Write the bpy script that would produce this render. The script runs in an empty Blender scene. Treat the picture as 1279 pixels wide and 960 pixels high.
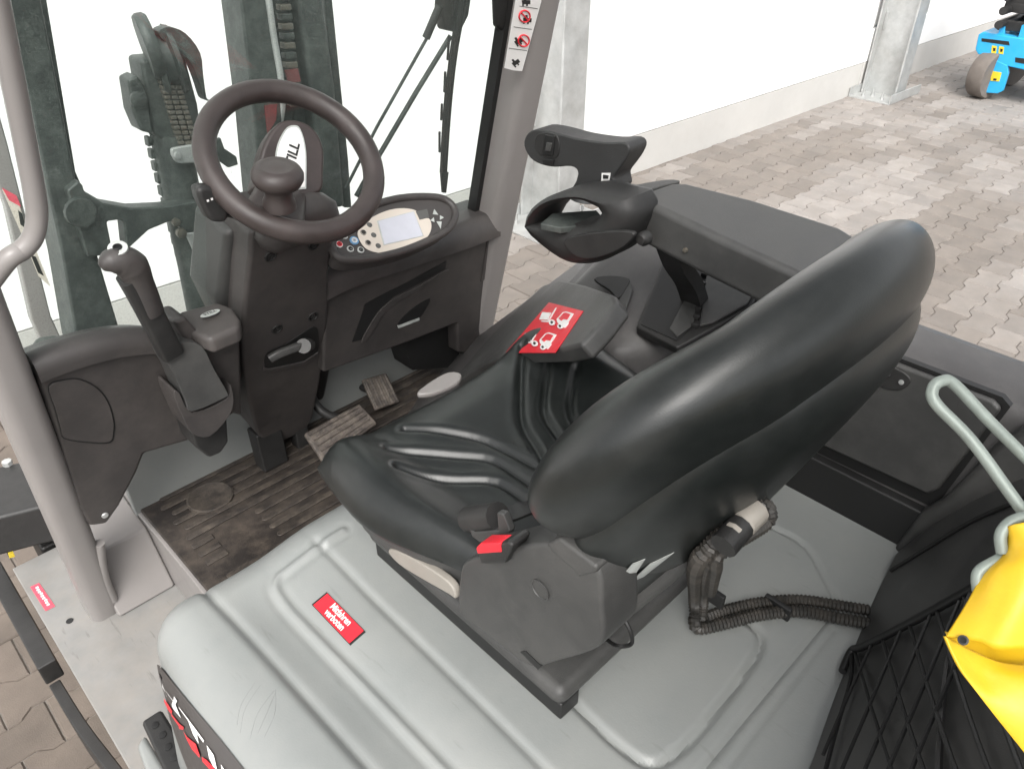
import bpy, bmesh, math, random
from mathutils import Vector, Matrix, noise
from mathutils.bvhtree import BVHTree
random.seed(7)
R = math.radians
# ---------------------------------------------------------------- camera, world, sun, exposure
scn = bpy.context.scene
CAM = Vector((-0.62, 0.0, 1.92)); PITCH = R(35.0); AZIM = R(44.5); FPX = 961.0
cam = bpy.data.cameras.new('camera'); camo = bpy.data.objects.new('camera', cam)
scn.collection.objects.link(camo); scn.camera = camo
cam.sensor_width = 36.0; cam.lens = 36.0*FPX/1279.0; cam.clip_start = 0.02; cam.clip_end = 500
camo.location = CAM; camo.rotation_euler = (R(90)-PITCH, 0, -AZIM)
SUN_EL, SUN_AZ = R(50), R(225)          # azimuth clockwise from +Y
w = bpy.data.worlds.new('World'); scn.world = w; w.use_nodes = True
nt = w.node_tree; bg = nt.nodes['Background']
sky = nt.nodes.new('ShaderNodeTexSky'); sky.sky_type = 'NISHITA'; sky.sun_disc = False
sky.sun_elevation = SUN_EL; sky.sun_rotation = SUN_AZ; sky.dust_density = 4.0; sky.air_density = 1.0
hs = nt.nodes.new('ShaderNodeHueSaturation'); hs.inputs['Saturation'].default_value = 0.12
nt.links.new(sky.outputs[0], hs.inputs['Color']); nt.links.new(hs.outputs[0], bg.inputs['Color'])
bg.inputs['Strength'].default_value = 0.15
sl = bpy.data.lights.new('sun', 'SUN'); sl.energy = 1.25; sl.angle = R(35); sl.color = (1.0, 0.96, 0.9)
so = bpy.data.objects.new('sun', sl); scn.collection.objects.link(so)
sd = Vector((math.sin(SUN_AZ)*math.cos(SUN_EL), math.cos(SUN_AZ)*math.cos(SUN_EL), math.sin(SUN_EL)))
so.rotation_euler = sd.to_track_quat('Z', 'Y').to_euler(); so.location = (-6, -6, 9)
scn.view_settings.view_transform = 'Standard'; scn.view_settings.look = 'None'
scn.view_settings.gamma = 1.0; scn.view_settings.use_curve_mapping = False
scn.view_settings.exposure = 1.05
# ---------------------------------------------------------------- photo pixel -> point helpers
_hd = Vector((math.sin(AZIM), math.cos(AZIM), 0)); _rt = Vector((math.cos(AZIM), -math.sin(AZIM), 0)); _z = Vector((0, 0, 1))
_fw = _hd*math.cos(PITCH)-_z*math.sin(PITCH); _up = _hd*math.sin(PITCH)+_z*math.cos(PITCH)
def P(px, py, x=None, y=None, z=None, d=None, pl=None):
    r = _fw+_rt*((px-639.5)/FPX)-_up*((py-480.0)/FPX)
    if d is not None: t = d
    elif x is not None: t = (x-CAM.x)/r.x
    elif y is not None: t = (y-CAM.y)/r.y
    elif z is not None: t = (z-CAM.z)/r.z
    else: t = (Vector(pl[0])-CAM).dot(Vector(pl[1]))/r.dot(Vector(pl[1]))
    return CAM+r*t
def PS(pts, **k): return [P(a, b, **k) for a, b in pts]
def proj(p):
    v = Vector(p)-CAM; d = v.dot(_fw)
    return (639.5+FPX*v.dot(_rt)/d, 480-FPX*v.dot(_up)/d, d)
def lerp(a, b, t): return a+(b-a)*t
def sst(a, b, x):
    t = min(1, max(0, (x-a)/(b-a))); return t*t*(3-2*t)
# ---------------------------------------------------------------- materials
MATS = {}
def mat(name, col, rough=0.5, metal=0.0, spec=0.5, var=0.15, vscale=6.0, bump=0.0, bscale=200.0,
        dust=0.0, dustcol=(0.35, 0.32, 0.29), dscale=9.0, coat=0.0, roughvar=0.1, leather=False, objcol=False, attr=None, scratch=0.0):
    if name in MATS: return MATS[name]
    m = bpy.data.materials.new(name); m.use_nodes = True; n = m.node_tree; N = n.nodes; L = n.links
    b = N['Principled BSDF']
    b.inputs['Roughness'].default_value = rough; b.inputs['Metallic'].default_value = metal
    b.inputs['Specular IOR Level'].default_value = spec; b.inputs['Coat Weight'].default_value = coat
    tc = N.new('ShaderNodeTexCoord')
    geo = N.new('ShaderNodeNewGeometry')
    pos = geo.outputs['Position']
    no = N.new('ShaderNodeTexNoise'); no.inputs['Scale'].default_value = vscale; no.inputs['Detail'].default_value = 6; no.inputs['Roughness'].default_value = 0.65
    L.new(pos, no.inputs['Vector'])
    mr = N.new('ShaderNodeMapRange'); mr.inputs['From Min'].default_value = 0.3; mr.inputs['From Max'].default_value = 0.7
    mr.inputs['To Min'].default_value = 1-var; mr.inputs['To Max'].default_value = 1+var
    L.new(no.outputs['Fac'], mr.inputs['Value'])
    mx = N.new('ShaderNodeMix'); mx.data_type = 'RGBA'; mx.blend_type = 'MULTIPLY'; mx.inputs[0].default_value = 1.0
    mx.inputs[6].default_value = (*col, 1)
    L.new(mr.outputs[0], mx.inputs[7])
    if objcol:
        oi = N.new('ShaderNodeObjectInfo'); L.new(oi.outputs['Color'], mx.inputs[6])
    if attr:
        at = N.new('ShaderNodeAttribute'); at.attribute_name = attr; L.new(at.outputs['Color'], mx.inputs[6])
    cout = mx.outputs[2]
    if dust > 0:
        dn = N.new('ShaderNodeTexNoise'); dn.inputs['Scale'].default_value = dscale; dn.inputs['Detail'].default_value = 10; dn.inputs['Roughness'].default_value = 0.75
        L.new(pos, dn.inputs['Vector'])
        dr = N.new('ShaderNodeMapRange'); dr.inputs['From Min'].default_value = 0.42; dr.inputs['From Max'].default_value = 0.72
        dr.inputs['To Min'].default_value = 0.0; dr.inputs['To Max'].default_value = dust
        L.new(dn.outputs['Fac'], dr.inputs['Value'])
        dm = N.new('ShaderNodeMix'); dm.data_type = 'RGBA'
        L.new(dr.outputs[0], dm.inputs[0]); L.new(cout, dm.inputs[6]); dm.inputs[7].default_value = (*dustcol, 1)
        cout = dm.outputs[2]
    if scratch > 0:
        mp = N.new('ShaderNodeMapping'); mp.inputs['Scale'].default_value = (60, 9, 30); mp.inputs['Rotation'].default_value = (0.3, 0.2, 0.6)
        L.new(pos, mp.inputs['Vector'])
        sn = N.new('ShaderNodeTexNoise'); sn.inputs['Scale'].default_value = 1.6; sn.inputs['Detail'].default_value = 4
        L.new(mp.outputs[0], sn.inputs['Vector'])
        sr = N.new('ShaderNodeMapRange'); sr.inputs['From Min'].default_value = 0.66; sr.inputs['From Max'].default_value = 0.74
        sr.inputs['To Max'].default_value = scratch
        L.new(sn.outputs['Fac'], sr.inputs['Value'])
        sm = N.new('ShaderNodeMix'); sm.data_type = 'RGBA'
        L.new(sr.outputs[0], sm.inputs[0]); L.new(cout, sm.inputs[6]); sm.inputs[7].default_value = (col[0]*0.55, col[1]*0.52, col[2]*0.5, 1)
        cout = sm.outputs[2]
    L.new(cout, b.inputs['Base Color'])
    if roughvar > 0:
        rr = N.new('ShaderNodeMapRange'); rr.inputs['From Min'].default_value = 0.3; rr.inputs['From Max'].default_value = 0.7
        rr.inputs['To Min'].default_value = max(0.03, rough-roughvar); rr.inputs['To Max'].default_value = min(1, rough+roughvar)
        L.new(no.outputs['Fac'], rr.inputs['Value']); L.new(rr.outputs[0], b.inputs['Roughness'])
    if bump > 0:
        if leather:
            bn = N.new('ShaderNodeTexVoronoi'); bn.inputs['Scale'].default_value = bscale; o = bn.outputs['Distance']
        else:
            bn = N.new('ShaderNodeTexNoise'); bn.inputs['Scale'].default_value = bscale; bn.inputs['Detail'].default_value = 3; o = bn.outputs['Fac']
        L.new(pos, bn.inputs['Vector'])
        bp = N.new('ShaderNodeBump'); bp.inputs['Strength'].default_value = bump; bp.inputs['Distance'].default_value = 0.002
        L.new(o, bp.inputs['Height']); L.new(bp.outputs[0], b.inputs['Normal'])
    MATS[name] = m; return m
PLAS = mat('dark_plastic', (0.044, 0.040, 0.039), 0.47, bump=0.25, bscale=900, dust=0.16, dustcol=(0.22, 0.19, 0.17), dscale=7)
PLASG = mat('grey_black_plastic', (0.047, 0.047, 0.046), 0.47, bump=0.25, bscale=900, dust=0.12, dustcol=(0.25, 0.24, 0.22), dscale=6)
JOYM = mat('joystick_plastic', (0.03, 0.03, 0.03), 0.5, bump=0.3, bscale=500)
PLASC = mat('console_plastic_lit', (0.074, 0.071, 0.071), 0.45, bump=0.25, bscale=900, dust=0.15, dustcol=(0.25, 0.24, 0.22), dscale=6)  # base colour lightened for glancing light and dust on the top ledge
PLASB = mat('black_plastic', (0.017, 0.0168, 0.0165), 0.5, bump=0.2, bscale=700, dust=0.10, dustcol=(0.16, 0.15, 0.145))
VINYL = mat('black_vinyl', (0.0098, 0.0118, 0.0113), 0.35, spec=0.5, bump=0.10, bscale=800, leather=False, var=0.25, vscale=4, roughvar=0.07, dust=0.05, dustcol=(0.2, 0.2, 0.19), dscale=14)  # slight teal in the base colour stands in for greenish reflections
WHEELM = mat('wheel_rubber', (0.047, 0.037, 0.035), 0.42, bump=0.2, bscale=800, var=0.25, vscale=18, roughvar=0.12)
PAINT = mat('light_grey_paint', (0.232, 0.243, 0.237), 0.42, var=0.07, vscale=5, dust=0.16, dustcol=(0.27, 0.25, 0.22), dscale=5, scratch=0.22, bump=0.1, bscale=350)
PILLAR = mat('pillar_grey_paint', (0.235, 0.22, 0.213), 0.38, var=0.05, dust=0.12, dustcol=(0.25, 0.23, 0.2), bump=0.06, bscale=300)
STEPM = mat('step_grey_paint', (0.225, 0.222, 0.214), 0.5, var=0.12, vscale=12, dust=0.4, dustcol=(0.3, 0.26, 0.22), dscale=8, scratch=0.5)
MATM = mat('rubber_mat', (0.021, 0.017, 0.015), 0.62, dust=0.5, dustcol=(0.15, 0.12, 0.095), dscale=13, bump=0.4, bscale=400, var=0.3)
RIBM = mat('rubber_rib', (0.03, 0.025, 0.022), 0.6, dust=0.5, dustcol=(0.17, 0.14, 0.11), dscale=22, bump=0.4, bscale=400, var=0.3)
PEDM = mat('pedal_rubber', (0.06, 0.05, 0.045), 0.65, dust=0.8, dustcol=(0.26, 0.22, 0.18), dscale=40, bump=0.5, bscale=300)
MASTM = mat('mast_steel', (0.034, 0.040, 0.038), 0.5, metal=0.1, dust=0.35, dustcol=(0.2, 0.22, 0.2), dscale=25, var=0.3, bump=0.3, bscale=150)
CHAINM = mat('chain_steel', (0.16, 0.15, 0.13), 0.45, metal=0.6, dust=0.5, dustcol=(0.22, 0.18, 0.13), dscale=60)
GALV = mat('galvanised_steel', (0.46, 0.47, 0.465), 0.42, metal=0.45, var=0.18, vscale=9, dust=0.25, dustcol=(0.4, 0.37, 0.33), dscale=4)
WALLM = mat('white_panel', (0.86, 0.86, 0.855), 0.5, var=0.02)
PLINTH = mat('plinth_board', (0.48, 0.47, 0.45), 0.7, var=0.06, vscale=2, dust=0.15)
WHITE = mat('white_print', (0.8, 0.79, 0.77), 0.5, var=0.05)
CREAM = mat('cream_bezel', (0.62, 0.56, 0.49), 0.45, var=0.05)
RED = mat('red_sticker', (0.72, 0.02, 0.035), 0.38, var=0.08, vscale=30)
REDP = mat('red_sticker_worn', (0.66, 0.08, 0.12), 0.45, var=0.2, vscale=60)
BLACK = mat('black_print_and_shade', (0.012, 0.012, 0.012), 0.5)  # serves print, dark trim and painted recess shade
BADGE = mat('badge_dark', (0.055, 0.05, 0.048), 0.5, var=0.08)
YEL = mat('yellow_pvc', (0.68, 0.43, 0.012), 0.42, var=0.08, vscale=12, bump=0.15, bscale=120, dust=0.05)
YSTK = mat('yellow_sticker', (0.75, 0.55, 0.03), 0.5)
WIREM = mat('zinc_wire', (0.25, 0.285, 0.26), 0.5, metal=0.3, var=0.15, vscale=40)
BLUE = mat('blue_paint', (0.02, 0.36, 0.68), 0.4, var=0.06, dust=0.08)
TYRE = mat('grey_tyre', (0.15, 0.13, 0.115), 0.85, var=0.15, vscale=15)
RUST = mat('worn_edge', (0.32, 0.2, 0.12), 0.75, var=0.35, vscale=25, dust=0.4, dustcol=(0.4, 0.36, 0.32), dscale=30)
LABELM = mat('grey_label', (0.45, 0.47, 0.45), 0.35, var=0.2, vscale=40)
BEIGE = mat('beige_plastic', (0.27, 0.25, 0.22), 0.5, dust=0.3)
SCREEN = mat('lcd_screen', (0.56, 0.57, 0.63), 0.18, var=0.04, vscale=30)
HOSEM = mat('corrugated_black', (0.024, 0.023, 0.021), 0.45, dust=0.25, dustcol=(0.2, 0.17, 0.14), dscale=30)
BTN = mat('button_grey', (0.10, 0.10, 0.095), 0.5)
BBLUE = mat('button_blue', (0.12, 0.27, 0.45), 0.4)
def glass():
    m = bpy.data.materials.new('dusty_glass'); m.use_nodes = True; n = m.node_tree; N = n.nodes; L = n.links
    for x in list(N): N.remove(x)
    out = N.new('ShaderNodeOutputMaterial'); tr = N.new('ShaderNodeBsdfTransparent'); tr.inputs[0].default_value = (0.935, 0.965, 0.953, 1)
    gl = N.new('ShaderNodeBsdfGlossy'); gl.inputs['Roughness'].default_value = 0.02
    lw = N.new('ShaderNodeLayerWeight'); pw = N.new('ShaderNodeMath'); pw.operation = 'POWER'; pw.inputs[1].default_value = 5.0; L.new(lw.outputs['Facing'], pw.inputs[0])
    fr = N.new('ShaderNodeMath'); fr.operation = 'MULTIPLY_ADD'; fr.inputs[1].default_value = 0.5; fr.inputs[2].default_value = 0.025; L.new(pw.outputs[0], fr.inputs[0])
    m1 = N.new('ShaderNodeMixShader'); L.new(fr.outputs[0], m1.inputs[0]); L.new(tr.outputs[0], m1.inputs[1]); L.new(gl.outputs[0], m1.inputs[2])
    df = N.new('ShaderNodeBsdfDiffuse'); df.inputs[0].default_value = (0.62, 0.70, 0.66, 1)
    geo = N.new('ShaderNodeNewGeometry')
    a = N.new('ShaderNodeTexNoise'); a.inputs['Scale'].default_value = 420; a.inputs['Detail'].default_value = 4; L.new(geo.outputs['Position'], a.inputs['Vector'])
    b = N.new('ShaderNodeTexNoise'); b.inputs['Scale'].default_value = 5; b.inputs['Detail'].default_value = 6; L.new(geo.outputs['Position'], b.inputs['Vector'])
    r1 = N.new('ShaderNodeMapRange'); r1.inputs['From Min'].default_value = 0.5; r1.inputs['From Max'].default_value = 0.8; r1.inputs['To Max'].default_value = 0.22; L.new(a.outputs['Fac'], r1.inputs['Value'])
    r2 = N.new('ShaderNodeMapRange'); r2.inputs['From Min'].default_value = 0.3; r2.inputs['From Max'].default_value = 0.7; r2.inputs['To Min'].default_value = 0.4; L.new(b.outputs['Fac'], r2.inputs['Value'])
    mu = N.new('ShaderNodeMath'); mu.operation = 'MULTIPLY'; L.new(r1.outputs[0], mu.inputs[0]); L.new(r2.outputs[0], mu.inputs[1])
    ad = N.new('ShaderNodeMath'); ad.operation = 'ADD'; L.new(mu.outputs[0], ad.inputs[0]); ad.inputs[1].default_value = 0.018
    m2 = N.new('ShaderNodeMixShader'); L.new(ad.outputs[0], m2.inputs[0]); L.new(m1.outputs[0], m2.inputs[1]); L.new(df.outputs[0], m2.inputs[2])
    L.new(m2.outputs[0], out.inputs[0]); return m
GLASS = glass()
# ---------------------------------------------------------------- object helpers
COL = scn.collection
def link(o, parent=None):
    COL.objects.link(o)
    if parent is not None: o.parent = parent
    return o
def fin(name, bm, m, parent=None, smooth=38, bevel=0.0, seg=2):
    bmesh.ops.recalc_face_normals(bm, faces=bm.faces)
    me = bpy.data.meshes.new(name)
    if smooth:
        ca = math.cos(R(smooth))
        for f in bm.faces: f.smooth = True
        for e in bm.edges:
            if len(e.link_faces) == 2 and e.link_faces[0].normal.dot(e.link_faces[1].normal) < ca: e.smooth = False
    bm.to_mesh(me); bm.free(); me.materials.append(m)
    o = bpy.data.objects.new(name, me); link(o, parent)
    if bevel > 0:
        md = o.modifiers.new('bevel', 'BEVEL'); md.width = bevel; md.segments = seg; md.limit_method = 'ANGLE'; md.angle_limit = R(40)
        md.harden_normals = False
        for p in me.polygons: p.use_smooth = True
        for e in me.edges: e.use_edge_sharp = False
        wn = o.modifiers.new('wn', 'WEIGHTED_NORMAL'); wn.keep_sharp = True
    return o
def thing(name, label, cat, loc=(0, 0, 0), group=None):
    o = bpy.data.objects.new(name, None); link(o); o.location = (0, 0, 0); o.empty_display_size = 0.1
    o['label'] = label; o['category'] = cat
    if group: o['group'] = group
    return o
def b_prism(bm, pts, vec):
    """closed prism from polygon pts extruded by vec"""
    vec = Vector(vec); a = [bm.verts.new(p) for p in pts]; b = [bm.verts.new(Vector(p)+vec) for p in pts]; n = len(pts)
    bm.faces.new(a); bm.faces.new(b[::-1])
    for i in range(n): bm.faces.new((a[i], b[i], b[(i+1) % n], a[(i+1) % n]))
def b_box(bm, lo, hi, mtx=None):
    lo = Vector(lo); hi = Vector(hi)
    vs = [Vector((x, y, z)) for z in (lo.z, hi.z) for y in (lo.y, hi.y) for x in (lo.x, hi.x)]
    if mtx is not None: vs = [mtx @ v for v in vs]
    v = [bm.verts.new(p) for p in vs]
    for f in ((0, 1, 3, 2), (4, 6, 7, 5), (0, 4, 5, 1), (2, 3, 7, 6), (0, 2, 6, 4), (1, 5, 7, 3)): bm.faces.new([v[i] for i in f])
def cr(pts, n=8, closed=False):
    """Catmull-Rom through points (tuples of any length)"""
    pts = [tuple(p) for p in pts]; out = []; m = len(pts)
    rng = range(m if closed else m-1)
    for i in rng:
        if closed: p0, p1, p2, p3 = pts[(i-1) % m], pts[i], pts[(i+1) % m], pts[(i+2) % m]
        else: p0, p1, p2, p3 = pts[max(i-1, 0)], pts[i], pts[i+1], pts[min(i+2, m-1)]
        for k in range(n):
            t = k/n
            out.append(tuple(0.5*(2*b+(c-a)*t+(2*a-5*b+4*c-d)*t*t+(-a+3*b-3*c+d)*t**3) for a, b, c, d in zip(p0, p1, p2, p3)))
    if not closed: out.append(pts[-1])
    return out
def frames(path, closed=False, upv=None):
    n = len(path); res = []; prev = None
    for i, p in enumerate(path):
        a = path[(i-1) % n] if (closed or i > 0) else p
        b = path[(i+1) % n] if (closed or i < n-1) else p
        t = (Vector(b)-Vector(a)).normalized()
        if prev is None:
            u = Vector(upv) if upv is not None else (Vector((0, 0, 1)) if abs(t.z) < 0.9 else Vector((0, 1, 0)))
        else: u = prev
        u = (u-t*u.dot(t)).normalized(); prev = u
        res.append((t, u, t.cross(u)))
    return res
def b_tube(bm, path, rad, seg=10, closed=False, caps=True, upv=None, prof=None):
    """rad: number, list or function(i,n); prof: list of (u,v) cross-section multipliers"""
    path = [Vector(p) for p in path]; fr = frames(path, closed, upv); rings = []
    if prof is None: prof = [(math.cos(2*math.pi*k/seg), math.sin(2*math.pi*k/seg)) for k in range(seg)]
    for i, p in enumerate(path):
        r = rad(i, len(path)) if callable(rad) else (rad[i] if isinstance(rad, (list, tuple)) else rad)
        t, u, v = fr[i]
        rings.append([bm.verts.new(p+(u*a+v*b)*r) for a, b in prof])
    m = len(rings); k = len(prof)
    for i in range(m if closed else m-1):
        a = rings[i]; b = rings[(i+1) % m]
        for j in range(k): bm.faces.new((a[j], a[(j+1) % k], b[(j+1) % k], b[j]))
    if caps and not closed: bm.faces.new(rings[0][::-1]); bm.faces.new(rings[-1])
def tube(name, path, rad, m, parent, seg=10, n=8, closed=False, prof=None, upv=None, smooth=50):
    bm = bmesh.new(); b_tube(bm, cr(path, n, closed) if n else path, rad, seg, closed, prof=prof, upv=upv); return fin(name, bm, m, parent, smooth)
def slab(name, pts, vec, m, parent, bevel=0.004, seg=2, rnd=0):
    """prism from outline; rnd>0 smooths the outline with a spline"""
    bm = bmesh.new(); pts = [Vector(p) for p in pts]
    if rnd: pts = [Vector(p) for p in cr(pts, rnd, True)]
    b_prism(bm, pts, vec); return fin(name, bm, m, parent, 38, bevel, seg)
def box(name, lo, hi, m, parent, bevel=0.004, mtx=None, seg=2):
    bm = bmesh.new(); b_box(bm, lo, hi, mtx); return fin(name, bm, m, parent, 38, bevel, seg)
def b_loft(bm, rings, cap=True, wrap=True):
    vr = [[bm.verts.new(p) for p in r] for r in rings]; k = len(vr[0])
    for a, b in zip(vr, vr[1:]):
        for j in range(k if wrap else k-1): bm.faces.new((a[j], a[(j+1) % k], b[(j+1) % k], b[j]))
    if cap: bm.faces.new(vr[0][::-1]); bm.faces.new(vr[-1])
def rrect(cx, cy, hx, hy, r, n=5):
    out = []
    for k, (sx, sy) in enumerate(((1, 1), (-1, 1), (-1, -1), (1, -1))):
        for i in range(n+1):
            a = math.pi/2*(k+i/n); out.append((cx+sx*(hx-r)+r*math.cos(a), cy+sy*(hy-r)+r*math.sin(a)))
    return out
def b_rev(bm, prof, o, axis, seg=24, ref=None):
    """revolve profile [(radius, height)] about axis at o"""
    ax = Vector(axis).normalized(); u = Vector(ref) if ref else (Vector((1, 0, 0)) if abs(ax.x) < 0.9 else Vector((0, 1, 0)))
    u = (u-ax*u.dot(ax)).normalized(); v = ax.cross(u); o = Vector(o); rings = []
    for r, h in prof:
        if r < 1e-6: rings.append([bm.verts.new(o+ax*h)])
        else: rings.append([bm.verts.new(o+ax*h+(u*math.cos(2*math.pi*k/seg)+v*math.sin(2*math.pi*k/seg))*r) for k in range(seg)])
    for a, b in zip(rings, rings[1:]):
        for j in range(seg):
            q = [a[0]] if len(a) == 1 else [a[j], a[(j+1) % seg]]
            q += [b[0]] if len(b) == 1 else [b[(j+1) % seg], b[j]]
            if len(q) > 2: bm.faces.new(q)
    if len(rings[0]) > 1: bm.faces.new(rings[0][::-1])
    if len(rings[-1]) > 1: bm.faces.new(rings[-1])
def rev(name, prof, o, axis, m, parent, seg=24, smooth=40):
    bm = bmesh.new(); b_rev(bm, prof, o, axis, seg); return fin(name, bm, m, parent, smooth)
def b_grid(bm, fn, nu, nv):
    vs = [[bm.verts.new(fn(i/nu, j/nv)) for i in range(nu+1)] for j in range(nv+1)]
    for j in range(nv):
        for i in range(nu): bm.faces.new((vs[j][i], vs[j][i+1], vs[j+1][i+1], vs[j+1][i]))
    return vs
def text(name, body, org, ex, ey, size, m, parent, shear=0.0, bold=0.0, sx=1.0, off=0.0012, spacing=1.0, align='CENTER'):
    cu = bpy.data.curves.new(name, 'FONT'); cu.body = body; cu.size = size; cu.shear = shear; cu.offset = bold
    cu.align_x = align; cu.align_y = 'CENTER'; cu.space_character = spacing; cu.resolution_u = 3
    tmp = bpy.data.objects.new('tmp', cu); COL.objects.link(tmp)
    dg = bpy.context.evaluated_depsgraph_get(); me = bpy.data.meshes.new_from_object(tmp.evaluated_get(dg))
    bpy.data.objects.remove(tmp); bpy.data.curves.remove(cu)
    ex = Vector(ex).normalized(); ey = Vector(ey); ey = (ey-ex*ey.dot(ex)).normalized(); nz = ex.cross(ey)
    for v in me.vertices: v.co = Vector(org)+ex*v.co.x*sx+ey*v.co.y+nz*off
    me.materials.clear(); me.materials.append(m); me.name = name
    o = bpy.data.objects.new(name, me); return link(o, parent)
def flat(name, pts, m, parent, n=(0, 0, 1), off=0.0015, th=0.0008):
    """thin print / sticker polygon, slightly proud of its surface"""
    n = Vector(n).normalized(); bm = bmesh.new(); b_prism(bm, [Vector(p)+n*(off-th) for p in pts], n*th); return fin(name, bm, m, parent, 0)
def pldist(x, y, pl):
    best = 9
    for (ax, ay), (bx, by) in zip(pl, pl[1:]):
        dx, dy = bx-ax, by-ay; l = dx*dx+dy*dy; t = 0 if l == 0 else max(0, min(1, ((x-ax)*dx+(y-ay)*dy)/l))
        d = (x-ax-t*dx)**2+(y-ay-t*dy)**2
        if d < best: best = d
    return math.sqrt(best)
# ================================================================ SETTING: ground, paving, hall wall, columns
def structure(o): o['kind'] = 'structure'; return o
bm = bmesh.new(); b_prism(bm, [(-60, -60, -0.007), (80, -60, -0.007), (80, 60, -0.007), (-60, 60, -0.007)], (0, 0, -0.2))
JOINT = mat('joint_sand', (0.20, 0.18, 0.16), 0.9, var=0.3, vscale=30, bump=0.6, bscale=300, dust=0.5, dustcol=(0.12, 0.1, 0.08), dscale=3)
pave = structure(fin('pavement', bm, JOINT, None, 0))
def stone_mesh(name):
    L2, wf, ww = 0.0985, 0.081, 0.0565
    half = [(-L2, wf), (-0.066, wf), (-0.034, ww), (0.034, ww), (0.066, wf), (L2, wf)]
    out = half+[(x, -y) for x, y in half[::-1]]
    bm = bmesh.new(); c = 0.004
    top = [bm.verts.new((x*(1-c/0.1), y*(1-c/0.07), 0.0)) for x, y in out]; lo = [bm.verts.new((x, y, -0.005)) for x, y in out]; bt = [bm.verts.new((x, y, -0.03)) for x, y in out]
    n = len(out); bm.faces.new(top[::-1])
    for a, b in ((top, lo), (lo, bt)):
        for i in range(n): bm.faces.new((a[i], a[(i+1) % n], b[(i+1) % n], b[i]))
    bmesh.ops.recalc_face_normals(bm, faces=bm.faces); bmesh.ops.triangulate(bm, faces=[f for f in bm.faces if len(f.verts) > 4])
    me = bpy.data.meshes.new(name); bm.to_mesh(me); bm.free(); return me
STONE = mat('paving_stone', (0.3, 0.27, 0.24), 0.8, var=0.14, vscale=9, bump=0.5, bscale=260, dust=0.3, dustcol=(0.24, 0.2, 0.165), dscale=4, objcol=True)
STONE2 = mat('paving_stone_far', (0.3, 0.27, 0.24), 0.8, var=0.14, vscale=9, bump=0.4, bscale=260, dust=0.3, dustcol=(0.24, 0.2, 0.165), dscale=4, attr='tone')
sm = stone_mesh('paving_stone'); sm.materials.append(STONE)
spots = []
for iy in range(-12, 27):
    for ix in range(-14, 85):
        x = 0.2*ix+(0.1 if iy % 2 else 0.0)+0.03; y = 0.14*iy+0.02
        if y > 3.3-0.044*(x-3): continue
        if -0.5 < x < 0.62 and y < 1.5: continue
        u, v, d = proj((x, y, 0))
        if d < 0.3 or u < -120 or u > 1400 or v < -90 or v > 1080: continue
        spots.append((d, x, y))
def stone_tone(x, y):
    # dusty pale courses and worn brownish ones
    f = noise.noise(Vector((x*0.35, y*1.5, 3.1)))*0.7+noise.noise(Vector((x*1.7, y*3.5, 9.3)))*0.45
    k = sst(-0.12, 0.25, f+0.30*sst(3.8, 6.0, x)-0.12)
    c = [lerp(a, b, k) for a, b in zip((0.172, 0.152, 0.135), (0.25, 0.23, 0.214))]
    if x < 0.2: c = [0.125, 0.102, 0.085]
    s = 1+random.uniform(-0.12, 0.12); return (c[0]*s, c[1]*s, c[2]*s, 1)
spots.sort(key=lambda s: s[0])
def visible_first(s):
    u, v, d = proj((s[1], s[2], 0))
    hidden = (180 < u < 620 and v > 250) or (640 < u < 1000 and v > 260) or (v > 480 and u > 150) or v < 0 or v > 960 or u < 0 or u > 1279
    return (1 if hidden else 0, d)
spots.sort(key=visible_first)
allv, allf, tones = [], [], []
for i, (d, x, y) in enumerate(spots):
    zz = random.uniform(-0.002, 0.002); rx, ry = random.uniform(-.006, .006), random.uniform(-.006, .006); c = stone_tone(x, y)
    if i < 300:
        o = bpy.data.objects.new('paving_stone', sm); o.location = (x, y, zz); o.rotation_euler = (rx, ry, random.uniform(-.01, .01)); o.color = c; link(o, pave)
    else:
        k = len(allv)
        for v in sm.vertices: allv.append((x+v.co.x, y+v.co.y, v.co.z+zz+rx*v.co.y-ry*v.co.x))
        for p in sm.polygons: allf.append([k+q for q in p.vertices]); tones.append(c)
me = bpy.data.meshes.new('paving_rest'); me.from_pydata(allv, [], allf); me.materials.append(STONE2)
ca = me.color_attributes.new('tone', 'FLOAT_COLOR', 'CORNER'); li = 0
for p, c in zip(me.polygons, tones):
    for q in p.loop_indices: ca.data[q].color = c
o = bpy.data.objects.new('paving_stones_beyond', me); link(o, pave); o['kind'] = 'stuff'
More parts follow.
